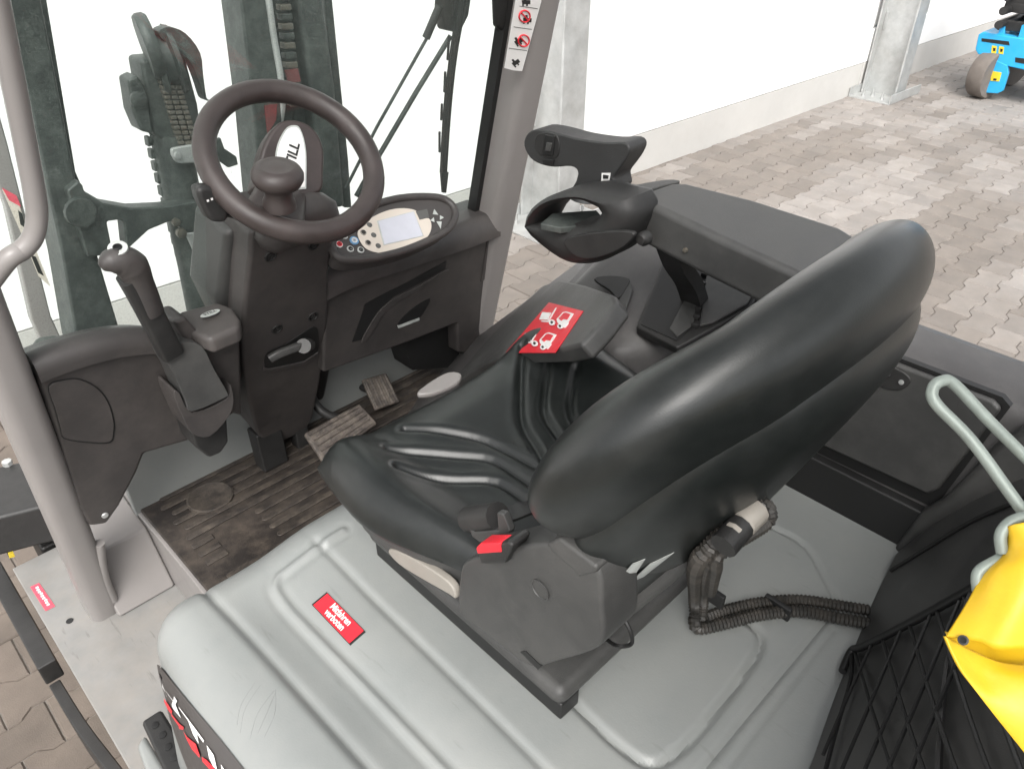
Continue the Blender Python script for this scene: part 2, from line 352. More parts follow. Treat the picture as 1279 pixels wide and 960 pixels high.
# hall wall (parallel to the truck's cross axis, turned 2.5 degrees)
WA = R(-2.2); WD = Vector((math.cos(WA), math.sin(WA), 0)); WN = Vector((math.sin(WA), -math.cos(WA), 0)); W0 = Vector((3.65, 3.22, 0))
def WP(s, out, z): return W0+WD*s+WN*out+Vector((0, 0, z))
def wbox(bm, s0, s1, o0, o1, z0, z1): b_prism(bm, [WP(s0, o0, z0), WP(s1, o0, z0), WP(s1, o1, z0), WP(s0, o1, z0)], (0, 0, z1-z0))
wall = thing('hall_wall', 'long white panelled hall wall above a pale plinth board beside the paving', 'wall')
for i, s0 in enumerate((-9.7, -5.35, -1.0, 3.35, 7.7, 12.05)):
    s1 = s0+4.35
    bm = bmesh.new(); wbox(bm, s0+.004, s1-.004, -0.05, 0.0, -0.02, 0.275); fin('plinth_board', bm, PLINTH, wall, 0, 0.006)
    if s0 < 3:      # plain tall panels in the near bays
        bm = bmesh.new(); wbox(bm, s0+.004, s1-.004, -0.12, 0.004, 0.277, 2.3); fin('panel', bm, WALLM, wall, 0, 0.008)
        bm = bmesh.new(); wbox(bm, s0+.004, s1-.004, -0.12, 0.004, 2.306, 4.2); fin('panel', bm, WALLM, wall, 0, 0.008)
        continue
    z = 0.277; k = 0
    while z < 4.2:
        h = 0.42 if k else 0.30
        bm = bmesh.new(); o1 = -0.02 if k % 2 else 0.004
        wbox(bm, s0+.004, s1-.004, -0.12, o1, z, z+h-0.02); fin('panel', bm, WALLM, wall, 0, 0.008)
        bm = bmesh.new(); wbox(bm, s0+.004, s1-.004, -0.12, -0.035, z+h-0.02, z+h); fin('panel_joint', bm, WALLM, wall, 0)
        z += h; k += 1
def steel_column(s, label):
    t = thing('steel_column', label, 'column', group='galvanised columns along the hall wall')
    bm = bmesh.new(); wbox(bm, s-.095, s+.095, .335, .352, 0.012, 4.2); fin('flange', bm, GALV, t, 0, .004)
    bm = bmesh.new(); wbox(bm, s-.095, s+.095, .02, .037, 0.012, 4.2); fin('flange', bm, GALV, t, 0, .004)
    bm = bmesh.new(); wbox(bm, s-.007, s+.007, .037, .335, 0.012, 4.2); fin('web', bm, GALV, t, 0)
    bm = bmesh.new(); wbox(bm, s-.30, s+.30, .01, .40, 0.0, 0.012); fin('base_plate', bm, GALV, t, 0, .002)
    bm = bmesh.new(); wbox(bm, s-.30, s+.30, .394, .404, 0.0125, 0.085); fin('base_lip', bm, GALV, t, 0, .002)
    bm = bmesh.new(); wbox(bm, s-.30, s+.30, .006, .015, 0.0125, 0.085); fin('base_lip', bm, GALV, t, 0, .002)
    for a, b in ((-.2, .1), (-.2, .28), (-.14, .16), (.2, .1), (.2, .28)):
        rev('bolt', [(.016, 0), (.016, .02), (.009, .021), (.009, .06), (0, .062)], WP(s+a, b, .012), (0, 0, 1), GALV, t, 6, 30)
    bm = bmesh.new(); wbox(bm, s-.012, s+.012, .0375, .06, .55, .7); fin('clip', bm, GALV, t, 0, .003)
    return t
steel_column(3.46, 'galvanised steel column with bolted base plate standing towards the blue lift')
steel_column(-0.92, 'galvanised steel column rising just behind the forklift windscreen post')

# ================================================================ FORKLIFT
FL = thing('forklift_truck', 'grey electric forklift truck with open cab, black seat and steering wheel', 'forklift')
# ---------------- hood
HZ = 0.95
hx0, hx1, hy0, hy1, hr = -0.425, 0.56, -0.30, 0.892, 0.07
G = lambda pts, z=HZ: [tuple(P(a, b, z=z)[:2]) for a, b in pts]
g_edge = cr(G([(244, 731), (281, 764), (341, 828), (459, 959), (560, 1070)]), 4)
g_ridge = cr(G([(420, 660), (385, 671), (358, 692), (347, 718), (352, 746), (450, 848), (557, 959), (660, 1065)]), 5)
g_ridge = [(a, min(b, .868)) for a, b in g_ridge]
g_in = cr(G([(395, 680), (440, 722), (607, 885), (720, 1000)]), 4)
g_back = cr(G([(690, 850), (721, 881), (770, 928), (812, 954), (845, 940), (879, 906), (930, 840), (950, 805), (942, 782), (900, 750)]), 5)
g_tail = cr(G([(850, 995), (879, 960), (950, 872), (1029, 777), (1045, 755), (1030, 720), (1005, 680), (960, 655)]), 5)
g_tail2 = cr(G([(900, 970), (960, 890), (1040, 785)]), 4)
def hood_z(x, y):
    z = 0.0
    d = pldist(x, y, g_edge); xe = g_edge[0][0]
    ex = None
    # raised shoulder left of the edge line
    for (ax, ay), (bx, by) in zip(g_edge, g_edge[1:]):
        if (ay-y)*(by-y) <= 0 and ay != by: ex = ax+(bx-ax)*(y-ay)/(by-ay); break
    if ex is None: ex = g_edge[0][0] if y > g_edge[0][1] else g_edge[-1][0]
    z += 0.006*sst(0.006, -0.008, x-ex) - 0.006*math.exp(-(d/0.008)**2)
    z -= 0.012*math.exp(-((x-ex-0.06)/0.045)**2)*sst(0.92, 0.8, y)
    d = pldist(x, y, g_ridge)
    z += 0.0045*math.exp(-(d/0.0055)**2) - 0.002*math.exp(-((d-0.012)/0.006)**2)
    z -= 0.0045*math.exp(-(pldist(x, y, g_in)/0.006)**2)
    if x > -0.15 and y < 0.5:
        z -= 0.009*math.exp(-(pldist(x, y, g_back)/0.0055)**2)
        z -= 0.006*math.exp(-(pldist(x, y, g_tail)/0.0042)**2)
        z -= 0.003*math.exp(-(pldist(x, y, g_tail2)/0.004)**2)
    z += 0.013*sst(-0.31, -0.19, x)*sst(0.70, 0.90, y)
    return z
def hood_pt(a, b):
    """a,b: sheet coordinates; past the edges the sheet bends down"""
    oa = max(0.0, hx0-a); ob = max(0.0, b-hy1); x = max(a, hx0); y = min(b, hy1)
    z = HZ+hood_z(x, y)
    L = math.hypot(oa, ob)
    if L > 0:
        q = hr*math.pi/2
        if L < q: h = hr*math.sin(L/hr); dr = hr*(1-math.cos(L/hr))
        else: h = hr+0.13*(L-q); dr = hr+(L-q)
        h *= 1+0.45*sst(0.95, 0.6, y)*oa/L
        x -= h*oa/L; y += h*ob/L; z -= dr
    return (x, y, max(z, 0.40))
def axis(lo, hi, mid0, mid1, fine, coarse): 
    out = [lo]
    while out[-1] < hi-1e-6: out.append(min(hi, out[-1]+(fine if mid0 <= out[-1] < mid1 else coarse)))
    return out
bm = bmesh.new()
xs = axis(hx0-0.58, hx1, -0.56, 0.56, 0.0042, 0.03); ys = axis(hy0, hy1+0.45, -0.02, 1.0, 0.0045, 0.03)
vs = [[bm.verts.new(hood_pt(x, y)) for x in xs] for y in ys]
for j in range(len(ys)-1):
    for i in range(len(xs)-1): bm.faces.new((vs[j][i], vs[j][i+1], vs[j+1][i+1], vs[j+1][i]))
hood = fin('hood', bm, PAINT, FL, 60)
def on_hood(px, py):
    p = P(px, py, z=HZ)
    for _ in range(3): p = P(px, py, z=HZ+hood_z(p.x, p.y))
    return p
# red sticker with the words
q = [on_hood(*a) for a in ((386, 752), (411, 743), (460, 793), (435, 802))]
c = sum(q, Vector())/4
lx_ = (q[2]-q[1]); ly_ = (q[1]-q[0]); lL = lx_.length; lx_.normalize(); ly_ -= lx_*ly_.dot(lx_); lS = ly_.length; ly_.normalize()
q = [c-lx_*lL/2-ly_*lS/2, c-lx_*lL/2+ly_*lS/2, c+lx_*lL/2+ly_*lS/2, c+lx_*lL/2-ly_*lS/2]
flat('sticker_border', q, BLACK, hood, off=.0014)
flat('sticker', [c+(p-c)*0.93 for p in q], RED, hood, off=.0022)
exd = (q[3]-q[0])
exd = (q[2]-q[1]); eyd = (q[1]-q[0])
for k, wd in ((1, 'Mitfahren'), (-1, 'verboten')):
    text('lettering', wd, c+eyd.normalized()*lS*.205*k+Vector((0, 0, .0022)), exd, eyd, min(lS*.52, lL*.34), WHITE, hood, bold=0.0003, sx=0.84)
# badge on the hood's left flank
HB = BVHTree.FromPolygons([v.co.copy() for v in hood.data.vertices], [tuple(p.vertices) for p in hood.data.polygons])
def fl(px, py, o=0.0):
    r = (P(px, py, d=1.0)-CAM).normalized(); h, n, _, _ = HB.ray_cast(CAM, r)
    if h is None: return P(px, py, x=hx0-hr)
    if n.dot(r) > 0: n = -n
    return h+n*o
def patch(name, left, right, m, o, nv=24, nu=6):
    L_ = cr(left, 8); R_ = cr(right, 8)
    def at_(c, t): k = t*(len(c)-1); i = min(int(k), len(c)-2); f = k-i; return (lerp(c[i][0], c[i+1][0], f), lerp(c[i][1], c[i+1][1], f))
    bm = bmesh.new()
    def f(s, t): a = at_(L_, t); b = at_(R_, t); return fl(lerp(a[0], b[0], s), lerp(a[1], b[1], s), o)
    b_grid(bm, f, nu, nv); bmesh.ops.remove_doubles(bm, verts=bm.verts, dist=1e-6); return fin(name, bm, m, hood, 60)
patch('badge', [(196, 829), (199, 845), (209, 880), (223, 925), (237, 962), (252, 1000)], [(196, 829), (204, 834), (216, 849), (246, 886), (276, 922), (306, 960), (338, 1000)], BADGE, .0022, 30, 8)
def bpoly(name, pts, m):
    bm = bmesh.new(); vs = [bm.verts.new(fl(170+a/6.0, 800+b/6.0, .0042)) for a, b in pts]; f = bm.faces.new(vs); bmesh.ops.triangulate(bm, faces=[f]); fin(name, bm, m, hood, 0)
bpoly('lettering', [(170, 236), (200, 285), (330, 440), (318, 462), (215, 330), (232, 352), (318, 470), (358, 568), (300, 500), (198, 345), (196, 322), (205, 318), (188, 290)], WHITE)
bpoly('lettering', [(340, 480), (400, 560), (530, 740), (525, 755), (478, 690), (492, 762), (450, 690), (412, 590), (345, 495)], WHITE)
bpoly('lettering', [(550, 775), (602, 850), (630, 960), (600, 935), (570, 870)], WHITE)
bpoly('lettering', [(655, 920), (690, 975), (700, 1010), (665, 975)], WHITE)
bpoly('lettering', [(228, 420), (250, 450), (292, 515), (285, 540), (258, 505), (232, 450)], RED)
bpoly('lettering', [(285, 535), (345, 610), (380, 635), (375, 655), (345, 650), (338, 625), (283, 548)], RED)
bpoly('lettering', [(372, 660), (405, 710), (470, 760), (500, 845), (498, 865), (440, 800), (405, 735)], RED)
bpoly('lettering', [(515, 858), (550, 880), (620, 960), (590, 970), (520, 890)], RED)
# scuff marks: thin dark curved lines on the hood
SCUFF = mat('scuff_mark', (0.24, 0.245, 0.24), 0.6)
for pl in ([(300, 915), (306, 885), (325, 855)], [(312, 922), (322, 890), (342, 862)], [(322, 915), (334, 888), (343, 866)], [(330, 920), (343, 890), (344, 860)], [(296, 905), (301, 880), (318, 852)]):
    bm = bmesh.new(); b_tube(bm, [fl(*p) for p in cr(pl, 6)], 0.00038, 4); fin('scuff', bm, SCUFF, hood, 60)
# black perforated rubber buffer beside the badge
bm = bmesh.new(); qb = PS([(176, 900), (201, 884), (226, 925), (238, 985), (215, 985)], z=0.62); b_prism(bm, qb, (0, 0, -0.03)); buf = fin('step_buffer', bm, PLASB, FL, 38, .006)
for a, b in ((193.5, 905), (203, 917), (210, 932), (218, 945)):
    rev('hole', [(.007, 0), (.007, .001), (.005, .0015), (0, .0008)], P(a, b, z=.6205), (0, 0, 1), BLACK, buf, 12)
bm = bmesh.new(); qb = PS([(170, 930), (180, 915), (222, 985), (190, 985)], z=0.56); b_prism(bm, qb, (0, 0, -0.1)); fin('buffer_block', bm, PAINT, buf, 38, .008)
# ---------------- step plate and outer bars
bm = bmesh.new(); b_prism(bm, [(-0.592, 0.3, .45), (-0.592, 1.80, .45), (-0.30, 1.80, .45), (-0.30, 0.3, .45)], (0, 0, -0.012)); step = fin('step_plate', bm, STEPM, FL, 38, .003)
bm = bmesh.new(); b_prism(bm, [(-0.590, 0.3, .437), (-0.590, 1.80, .437), (-0.575, 1.80, .437), (-0.575, 0.3, .437)], (0, 0, -0.05)); fin('step_edge', bm, RUST, step, 38, .002)
sq = PS([(38, 733), (49, 728), (69, 757), (57, 763)], z=.45)
flat('sticker', sq, REDP, step); sc = sum(sq, Vector())/4
ex_ = (sq[2]-sq[1]); ey_ = (sq[0]-sq[1])
for k in range(9):      # unreadable worn print: small white strokes
    o_ = sq[1]+ex_*(.10+.09*k)+ey_*(.34 if k % 3 else .28); flat('print_mark', [o_, o_+ex_*.06, o_+ex_*.055+ey_*.34, o_+ex_*.005+ey_*.30], WHITE, step, off=.0022)
rev('bolt_hole', [(.008, 0), (.008, .0008), (0, .0006)], P(87, 775, z=.4508), (0, 0, 1), BLACK, step, 14)
bm = bmesh.new(); b_box(bm, (-.645, 1.48, .36), (-.605, 2.02, .42)); bar = fin('side_bar', bm, PLASB, FL, 38, .004)
flat('sticker', PS([(8, 684), (14, 683), (19, 695), (12, 697)], z=.42), YSTK, bar)
bm = bmesh.new(); b_tube(bm, cr([(-.63, 1.46, .33), (-.625, 1.30, .33), (-.61, 1.12, .34), (-.600, .95, .345), (-.598, .6, .345)], 6), 1, prof=[(-.05, -.012), (-.05, .012), (.05, .012), (.05, -.012)], upv=(0, 0, 1)); fin('mud_flap', bm, PLASB, FL, 38, .003)
box('chassis_side', (-.57, -.2, .12), (.62, 1.46, .40), PLASB, FL, .01)
box('front_axle', (-.52, 1.83, .22), (.62, 2.05, .44), PLASB, FL, .01)
# front wheels below the fender line
for sx in (-.43, .55):
    wl = rev('front_wheel', [(0, -.09), (.09, -.09), (.10, -.1), (.19, -.1), (.21, -.08), (.21, .08), (.19, .1), (.10, .1), (.09, .09), (0, .09)], (sx, 1.66, .21), (1, 0, 0), PLASB, FL, 32)
for sx in (-.38, .48):
    rev('rear_wheel', [(0, -.08), (.12, -.08), (.24, -.09), (.26, -.07), (.26, .07), (.24, .09), (.12, .08), (0, .08)], (sx, 0.0, .26), (1, 0, 0), PLASB, FL, 32)
# tilt cylinder and dark hydraulic box at the left front
bm = bmesh.new(); b_prism(bm, PS([(-40, 590), (28, 575), (60, 575), (62, 590), (60, 630), (-40, 655)], z=.60), (0, 0, -.12)); hyd = fin('hydraulic_box', bm, PLASB, FL, 38, .01)
rev('bolt', [(.012, 0), (.012, .012), (.006, .013), (0, .014)], P(10, 580, z=.60), (0, 0, 1), GALV, hyd, 8)
bm = bmesh.new(); b_tube(bm, [P(-30, 672, z=.52), P(12, 660, z=.52)], .022, 14); cyl = fin('tilt_cylinder', bm, PLASB, FL, 50)
bm = bmesh.new(); b_tube(bm, [P(12, 660, z=.52), P(75, 640, z=.52), P(120, 625, z=.52)], .0135, 14); fin('piston_rod', bm, GALV, cyl, 50)
# ---------------- sill box beside the pillar, mat, firewall
bm = bmesh.new(); b_prism(bm, [(-.462, 1.46, .452), (-.462, 1.53, .60), (-.462, 1.75, .64), (-.462, 1.75, .452)], (.135, 0, 0)); sill = fin('sill_box', bm, PILLAR, FL, 38, .006)
bm = bmesh.new(); b_prism(bm, [(-.3265, 1.05, .452), (-.3265, 1.05, .612), (-.3265, 1.75, .612), (-.3265, 1.75, .452)], (.012, 0, 0)); fin('mat_edge_plate', bm, PILLAR, FL, 38, .003)
FZ = .62
bm = bmesh.new(); b_prism(bm, [(-.318, .85, FZ), (-.318, 1.64, FZ), (.62, 1.64, FZ), (.62, .85, FZ)], (0, 0, -.02)); fmat = fin('floor_mat', bm, MATM, FL, 38, .003)
def ribmesh(L):
    bm = bmesh.new(); pr = []
    for k in range(13): a = math.pi/2+math.pi*k/12; pr.append((0.008*math.cos(a), 0.008*math.sin(a)))
    pr += [(L, -.008), (L, .008)]
    b_prism(bm, [(x, y, 0) for x, y in pr], (0, 0, .0045)); return fin('rib', bm, RIBM, fmat, 38, .0015, 1)
for k in range(20):
    y = .935+k*.0335; x0 = -.275+(.012 if k % 2 else 0)
    rb = ribmesh(.84); rb.location = (x0 if not (1.26 < y < 1.40) else -.12, y, FZ)
    if 1.27 < y < 1.39:
        bm = bmesh.new(); b_box(bm, (0, -.008, 0), (.05, .008, .0045)); r2 = fin('rib', bm, RIBM, fmat, 38, .0015, 1); r2.location = (-.285, y, FZ)
rev('round_pad', [(.055, 0), (.055, .006), (.050, .0075), (.047, .006), (0, .006)], P(263, 622, z=FZ), (0, 0, 1), RIBM, fmat, 32)
bm = bmesh.new(); b_box(bm, (-.33, 1.575, .45), (.64, 1.60, 1.02)); fin('firewall', bm, PAINT, FL, 38, .004)
# ---------------- posts, hand rail, windscreen
PLN = (0, 1, .25); PILp = ((0, 1.37, 1.1), PLN)
def postpt(x, z, o=0.0): return Vector((x, 1.37-.25*(z-1.1)+o, z))
prof = [(a, b) for a, b in rrect(0, 0, .050, .032, .022, 4)]
bm = bmesh.new(); b_tube(bm, [postpt(-.478, z) for z in (.452, .6, .8, 1.0, 1.3, 1.6, 2.0)], 1, prof=prof, upv=(0, 1, 0)); post = fin('front_post', bm, PILLAR, FL, 50)
bm = bmesh.new(); b_tube(bm, cr([P(124, 678, pl=((0, 1.33, 1.1), PLN)), P(126, 700, pl=((0, 1.33, 1.1), PLN)), P(131, 725, pl=((0, 1.33, 1.1), PLN)), P(141, 748, pl=((0, 1.33, 1.1), PLN))], 5), .011, 10); fin('weld_strip', bm, PILLAR, post, 60)
bm = bmesh.new(); b_tube(bm, [postpt(.648, z) for z in (.5, .8, 1.1, 1.4, 1.7, 2.0)], 1, prof=[(a, b) for a, b in rrect(0, 0, .05, .042, .022, 4)], upv=(0, 1, 0)); post2 = fin('front_post', bm, PILLAR, FL, 50)
RP = ((0, 1.315, 1.1), PLN)
tube('hand_rail', [postpt(-.478, 1.37, -.03), P(8, 326, pl=RP), P(28, 312, pl=RP), P(41, 296, pl=RP), P(46, 272, pl=RP), P(43, 240, pl=RP), P(28, 160, pl=RP), P(8, 60, pl=RP), P(-6, -10, pl=RP), P(-16, -60, pl=RP)], .0145, PILLAR, FL, 14, 8)
WSp = ((0, 1.405, 1.1), PLN)
def wspt(x, z, o=0.0): return Vector((x, 1.405-.25*(z-1.1)+o, z))
bm = bmesh.new(); b_prism(bm, [wspt(-.455, .95), wspt(.615, .95), wspt(.615, 1.98), wspt(-.455, 1.98)], (0, .006, 0)); fin('windscreen', bm, GLASS, FL, 0)
bm = bmesh.new(); b_tube(bm, [wspt(.604, .95, -.008), wspt(.604, 1.98, -.008)], 1, prof=[(-.014, -.012), (-.014, .012), (.014, .012), (.014, -.012)], upv=(0, 1, 0)); fin('screen_seal', bm, BLACK, FL, 30)
# small black fitting at the top of the screen
slab('screen_clamp', PS([(612, -12), (628, -14), (631, 2), (630, 32), (623, 40), (614, 32)], pl=WSp), (0, -.02, 0), PLASB, FL, .006)
# pictogram strip on the right post
def pst(px, py): return P(px, py, pl=((0, 1.37-.053, 1.1), PLN))
st = [(649, -30), (677, -24), (676, 2), (652, 89), (641, 88), (630, 85)]
flat('pictogram_strip', [pst(*p) for p in st], WHITE, post2, n=(0, -1, -.25), off=.0005)
def pic(name, pts, m, o=.0012): flat(name, [pst(620+a/9.6, b/9.6) for a, b in pts], m, post2, n=(0, -1, -.25), off=o)
def ring(cx, cy, r, w, m, o=.0016):
    n = 24; A = [(cx+r*math.cos(2*math.pi*k/n), cy+r*1.05*math.sin(2*math.pi*k/n)) for k in range(n)]
    for k in range(n):
        k2 = (k+1) % n; f = (r-w)/r
        pass
    bm = bmesh.new(); nn = Vector((0, -1, -.25)).normalized()
    path = [pst(620+a/9.6, b/9.6)+nn*o for a, b in A]; b_tube(bm, path, .0016, 6, closed=True); b_tube(bm, [pst(620+(cx-r*.68)/9.6, (cy-r*.72)/9.6)+nn*o, pst(620+(cx+r*.68)/9.6, (cy+r*.72)/9.6)+nn*o], .0016, 6)
    fin('ban_ring', bm, m, post2, 60)
def truckpic(cx, cy, s, rot):
    body = [(-.9, -.3), (-.5, -.3), (-.5, -.9), (-.1, -.9), (0, -.3), (.8, -.3), (.8, .5), (.3, .5), (.3, .9), (0, .9), (0, .5), (-.5, .5), (-.5, .9), (-.8, .9), (-.8, .4)]
    c, sn = math.cos(rot), math.sin(rot)
    pic('pictogram', [(cx+s*(a*c-b*sn), cy+s*(a*sn+b*c)) for a, b in body], BLACK)
truckpic(355, 20, 60, 0); truckpic(370, 235, 60, .1); truckpic(265, 490, 60, -.5); truckpic(230, 745, 55, -.6)
ring(332, 195, 66, 10, RED); ring(322, 488, 66, 10, RED)
for a, b in ((490, 102), (420, 350), (362, 605)):
    pic('divider', [(a-215, b-30), (a, b), (a, b+5), (a-215, b-25)], BLACK)
# wiper on the outside of the screen
WIp = ((0, 1.43, 1.1), PLN)
wip = tube('wiper', PS([(582, -40), (560, 110), (553, 215)], pl=WIp), .0075, PLASB, FL, 6, 4)
slab('blade_tip', PS([(549, 215), (558, 214), (555, 240), (551, 240)], pl=WIp), (0, -.008, 0), BLACK, wip, .001)
tube('wiper_rubber', PS([(590, -40), (571, 60), (562, 140), (557, 215)], pl=((0, 1.425, 1.1), PLN)), .0032, BLACK, wip, 6, 3)
for a, b in (((575, -20), (572, 20)), ((568, 45), (565, 75)), ((563, 90), (561, 115)), ((559, 130), (557, 150)), ((556, 165), (555, 190))):
    tube('blade_bridge', [P(a[0]-7, a[1], pl=WIp), P(b[0]-6, b[1], pl=WIp)], .0028, PLASB, wip, 6, 0)
tube('wiper_arm', PS([(563, 45), (520, 115), (470, 200), (445, 245)], pl=((0, 1.445, 1.1), PLN)), .0058, MASTM, wip, 8, 0)
tube('wiper_arm', PS([(548, 10), (532, 50), (470, 160), (432, 235)], pl=((0, 1.445, 1.1), PLN)), .0035, MASTM, wip, 8, 0)
tube('arm_joint', PS([(549, 8), (532, 48)], pl=((0, 1.443, 1.1), PLN)), .0085, PLASB, wip, 8, 0)
slab('wiper_head', PS([(556, -20), (592, -20), (586, 20), (575, 42), (557, 38), (553, 15)], pl=((0, 1.44, 1.1), PLN)), (0, .03, 0), PLASB, wip, .005)

# ---------------- dashboard, left half
DP = ((0, 1.335, 1.1), (0, 1, .2))
def dp(px, py, o=0.0): return P(px, py, pl=((0, 1.335+o, 1.1), (0, 1, .2)))
dl = slab('dash_panel', [dp(*p) for p in [(46, 474), (60, 462), (130, 440), (204, 436), (262, 422), (300, 414), (303, 470), (302, 512), (275, 528), (246, 548), (181, 567), (172, 590), (150, 632), (134, 655), (112, 658), (100, 640), (75, 560)]], (0, .075, .0), PLAS, FL, .010, 3)
# rounded cowl along the top of the left half
def cowl(name, line, rad, off, parent, m=PLAS, back=.1):
    rings = []
    for (px, py) in line:
        p = dp(px, py, off); ring = []
        for k in range(9):
            a = math.pi*0.95*(k/8)-0.25
            ring.append(p+Vector((0, rad-rad*math.cos(a)*1.0, rad*0.9*math.sin(a))))
        ring += [p+Vector((0, back, .0)), p+Vector((0, back, -.04)), p+Vector((0, .004, -.022))]
        rings.append(ring)
    bm = bmesh.new(); b_loft(bm, rings); return fin(name, bm, m, parent, 50)
cowl('dash_cowl', cr([(47, 466), (80, 453), (130, 438), (175, 431), (205, 431)], 5), .028, -.012, dl)
# round access cover: proud outline slot plus plate
cov = [(60, 482), (80, 474), (100, 473), (122, 484), (136, 502), (143, 525), (143, 540), (138, 553), (110, 553), (80, 548), (75, 535), (68, 510)]
slab('cover_gap', [dp(a, b, -.0012) for a, b in cr(cov, 3, True)], (0, .004, 0), BLACK, dl, 0)
cc = sum((Vector((a, b, 0)) for a, b in cov), Vector())/len(cov)
slab('access_cover', [dp(cc.x+(a-cc.x)*.965, cc.y+(b-cc.y)*.965, -.0032) for a, b in cr(cov, 3, True)], (0, .006, 0), PLAS, dl, .001)
rev('screw', [(.007, 0), (.006, .003), (0, .0035)], dp(131, 643, -.001), (0, -1, -.2), GALV, dl, 12)
# raised box with small oval emblem beside the column
bx1 = slab('dash_box', [dp(a, b, -.045) for a, b in [(216, 402), (232, 396), (257, 424), (300, 412), (303, 520), (285, 515), (262, 470)]], (0, .07, 0), PLAS, FL, .008, 3)
tp = [P(213, 396, z=1.20), P(225, 388, z=1.20), P(272, 376, z=1.20), P(290, 382, z=1.20), P(299, 396, z=1.195), P(299, 409, z=1.185), P(262, 424, z=1.185), P(236, 412, z=1.195)]
bm = bmesh.new(); b_prism(bm, tp, (0, .0, -.035)); bt = fin('box_lid', bm, PLAS, bx1, 38, .010, 3)
ec = P(263, 393, z=1.2)
def ell(c, ex, ey, a, b, n=28): return [Vector(c)+Vector(ex)*a*math.cos(2*math.pi*k/n)+Vector(ey)*b*math.sin(2*math.pi*k/n) for k in range(n)]
flat('emblem', ell(ec, (1, 0, 0), (0, 1, 0), .019, .009), LABELM, bt, off=.0035)
text('lettering', 'STILL', ec+Vector((0, 0, .0036)), (1, 0, 0), (0, 1, 0), .011, BLACK, bt, bold=.0003)
# ---------------- dashboard, right half
DR = [(405, 368), (440, 352), (500, 334), (560, 316), (622, 296), (615, 345), (606, 400), (599, 447), (572, 440), (571, 404), (520, 424), (460, 446), (404, 466)]
dr = slab('dash_panel', [dp(*p) for p in DR], (0, .06, 0), PLAS, FL, .008, 3)
bm = bmesh.new(); rings = []
for (px, py) in cr([(400, 372), (440, 352), (500, 332), (560, 312), (600, 298), (624, 289)], 5):
    p = dp(px, py, -.014)
    ring = [p+Vector((0, .03-.034*math.cos(a), .052*math.sin(a)-.004)) for a in [(-.15+1.75*k/8) for k in range(9)]]
    ring += [p+Vector((0, .12, .05)), p+Vector((0, .12, -.02)), p+Vector((0, .01, -.015))]
    rings.append(ring)
b_loft(bm, rings); fin('dash_cowl', bm, PLAS, dr, 50)
slot = [(440, 427), (452, 393), (456, 380), (470, 372), (510, 352), (558, 326), (556, 336), (520, 356), (492, 370), (472, 388), (460, 410), (452, 424)]
slab('dash_slot_shade', [dp(a, b, -.0015) for a, b in slot], (0, .003, 0), BLACK, dr, 0)  # flat black strip paints the slot's inner shade
slab('flap_lip', [dp(a, b, -.004) for a, b in cr([(452, 426), (460, 410), (474, 389), (494, 372), (522, 358), (556, 338), (558, 341), (524, 362), (497, 377), (479, 393), (466, 414), (456, 427)], 3, True)], (0, .004, 0), PLAS, dr, .001)
slab('grip_recess_shade', [dp(a, b, -.0015) for a, b in cr([(497, 406), (512, 388), (537, 373), (528, 392), (518, 400)], 4, True)], (0, .003, 0), BLACK, dr, 0)  # black patch on the surface stands for the hollow's shade
slab('grip_edge', [dp(a, b, -.003) for a, b in [(497, 407), (524, 397), (524, 400), (498, 410)]], (0, .004, 0), LABELM, dr, 0)
slab('end_cover', [dp(a, b, -.0025) for a, b in [(609, 300), (620, 296), (613, 345), (601, 352)]], (0, .004, 0), PLAS, dr, .001)
bm = bmesh.new(); b_prism(bm, [dp(a, b, .04) for a, b in [(504, 426), (572, 402), (574, 458), (515, 462)]], (0, .08, 0)); fin('lower_recess_shade', bm, BLACK, dr, 0)  # solid black block colours in the shade below the dash
box('dash_core', (-.30, 1.39, .98), (.56, 1.50, 1.10), PLASB, FL, .01)
# gray cover over the cowl, left behind the screen
slab('mast_cowl', PS([(36, 432), (44, 420), (70, 416), (92, 424), (98, 436), (60, 452), (38, 455)], z=1.06), (0, 0, -.2), MASTM, FL, .01)
# ---------------- steering column
CP = ((0, 1.22, 1.33), (0, .65, .28)); CNv = Vector((0, -.65, -.28)).normalized()
def cp(px, py, o=0.0): return P(px, py, pl=(Vector(CP[0])+CNv*o, CP[1]))
face = [(322, 283), (410, 280), (411, 340), (410, 400), (403, 460), (396, 498), (386, 532), (350, 552), (326, 548), (314, 515), (306, 470), (303, 420), (306, 370), (312, 320)]
colm = slab('steering_column', [cp(*p) for p in cr(face, 3, True)], (0, .11, .03), PLAS, FL, .016, 4)
slab('column_side', [cp(a, b, -.055) for a, b in [(283, 290), (312, 280), (312, 420), (300, 440), (272, 378)]], (0, .12, .02), PLASG, colm, .014, 3)
slab('column_side', [cp(a, b, -.07) for a, b in [(405, 285), (421, 290), (417, 440), (402, 520), (395, 510)]], (0, .05, .02), PLASB, colm, .01, 2)
for a, b in ((338, 320), (392, 306), (346, 411), (391, 395)):
    sc_ = rev('screw', [(.0125, -.002), (.0125, .0015), (.010, .002), (.0095, -.001), (.006, -.001), (.006, .0015), (.003, .0015), (.003, 0), (0, 0)], cp(a, b, .001), CNv, PLASB, colm, 18)
rec = [(331, 458), (334, 440), (360, 428), (392, 408), (398, 420), (397, 438), (380, 450), (338, 459)]
slab('handle_recess_shade', [cp(a, b, .0012) for a, b in cr(rec, 3, True)], -CNv*.003, BLACK, colm, 0)  # thin black plate painted in as the shade behind the handle
slab('recess_lip', [cp(a, b, .004) for a, b in [(330, 459), (338, 461), (380, 452), (398, 440), (398, 444), (382, 456), (338, 466), (330, 464)]], -CNv*.006, PLAS, colm, .002)
